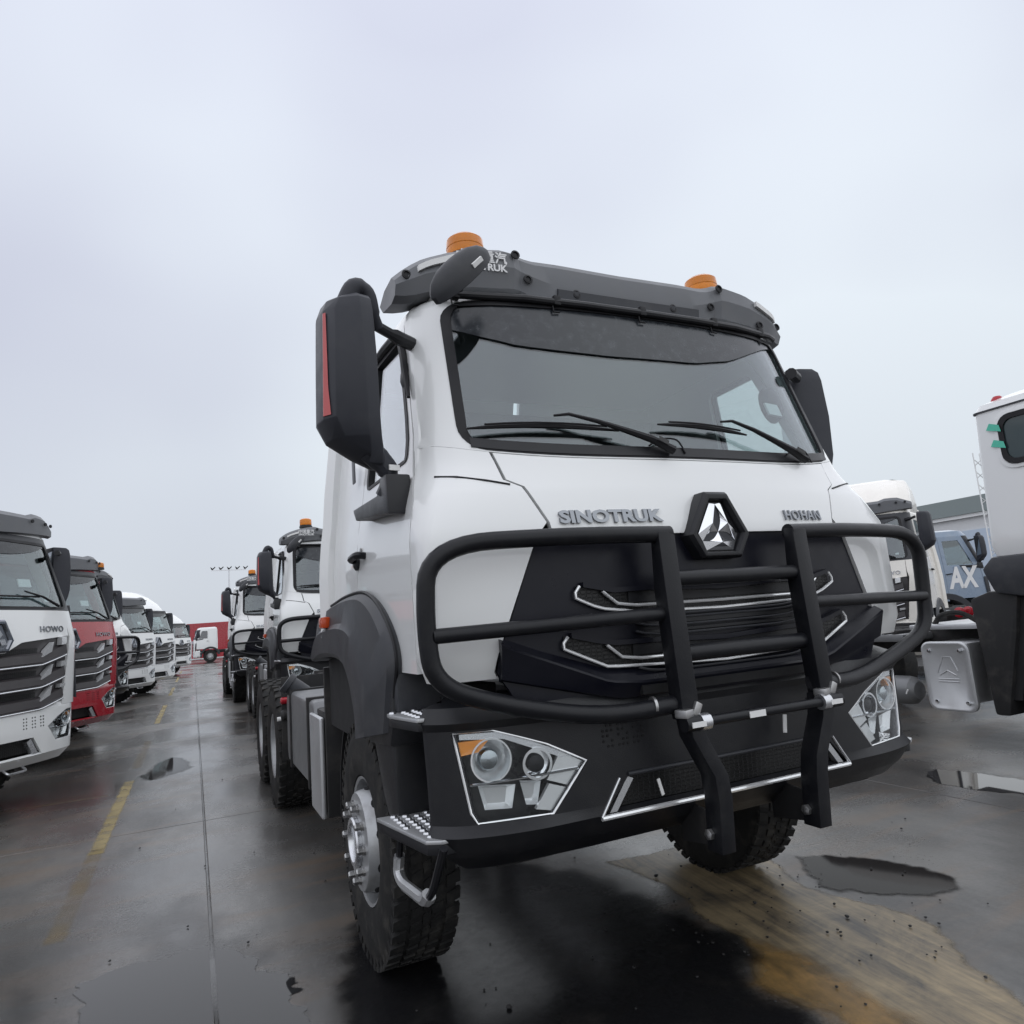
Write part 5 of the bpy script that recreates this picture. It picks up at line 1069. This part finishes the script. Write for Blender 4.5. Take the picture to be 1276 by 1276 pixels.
# ------------------------------------------------------------------ far yard
def container(x, y, l, h, rz, label):
    o = thing('freight_container', label, 'container', (x, y, 0), rz, 'red containers at the end of the yard')
    b = MB().box((0, 0, h/2+.1), (l, 2.44, h)); b.build('container_body', 'red', o)
    n = int(l/.6)
    for i in range(n):
        for s_ in (-1, 1): MB().box((-l/2+.3+i*.6, s_*1.235, h/2+.1), (.26, .04, h-.2)).build('side_rib', 'red', o)
    return o
container(3.5, 86, 12.2, 3.9, 0, 'long red container behind the distant white truck')
container(-6.4, 93, 8, 3.9, 0, 'red container farther back, left of the distant white truck')
lm = thing('floodlight_mast', 'tall thin floodlight mast far behind the trucks', 'light mast', (2.4, 96, 0))
MB().lathe([(.16, 0), (.12, 6), (.08, 11)], (0, 0, 0), (0, 0, 1), 10).build('mast_pole', 'satin', lm); MB().box((0, 0, 11), (4.2, .1, .1)).build('cross_arm', 'satin', lm)
for i in range(5):
    x = -2+i; MB().prism([(x-.25, 11.45), (x-.12, 11.1), (x+.05, 11.1), (x+.35, 11.4), (x+.3, 11.5), (x+.02, 11.25)], -.2, .2, 'y').build('floodlight', 'chassis', lm)
bd_ = thing('warehouse', 'pale warehouse with grey-green roof band behind the blue truck', 'building', (37, 20, 0))
MB().box((10, 22, 2.7), (20, 70, 5.4)).build('wall', 'wallpale', bd_) if 'wallpale' in M else None
M['wallpale'] = mat('pale_wall', (.62, .63, .64), .7, dirt=(.5, .5, .5), damt=.4); M['roofband'] = mat('grey_green_cladding', (.23, .27, .27), .6); M['bluepale'] = mat('pale_blue_panel', (.48, .56, .66), .6)
wl = MB().box((10, 22, 2.6), (20, 70, 5.2)).build('wall', 'wallpale', bd_)
MB().box((10, 22, 5.85), (20.6, 70.6, .9)).build('roof_band', 'roofband', bd_); MB().box((10, 22, 5.30), (20.4, 70.4, .2)).build('white_trim', 'white', bd_)
for i in range(12): MB().box((-.04, -10+i*6, 3.2), (.1, 3.8, 2.6)).build('wall_panel', 'bluepale', wl)
lt = thing('lattice_mast', 'thin white lattice mast beside the warehouse', 'mast', (31.5, 17.2, 0))
for dx, dy in ((-.25, -.25), (.25, -.25), (.25, .25), (-.25, .25)): MB().tube([(dx, dy, 0), (dx, dy, 7.6)], .03, 6).build('mast_leg', 'white', lt)
for k in range(12):
    z = .4+k*.6
    for a, b in (((-.25, -.25), (.25, -.25)), ((.25, -.25), (.25, .25)), ((.25, .25), (-.25, .25)), ((-.25, .25), (-.25, -.25))): MB().tube([(*a, z), (*b, z+.3)], .018, 5).build('mast_brace', 'white', lt)
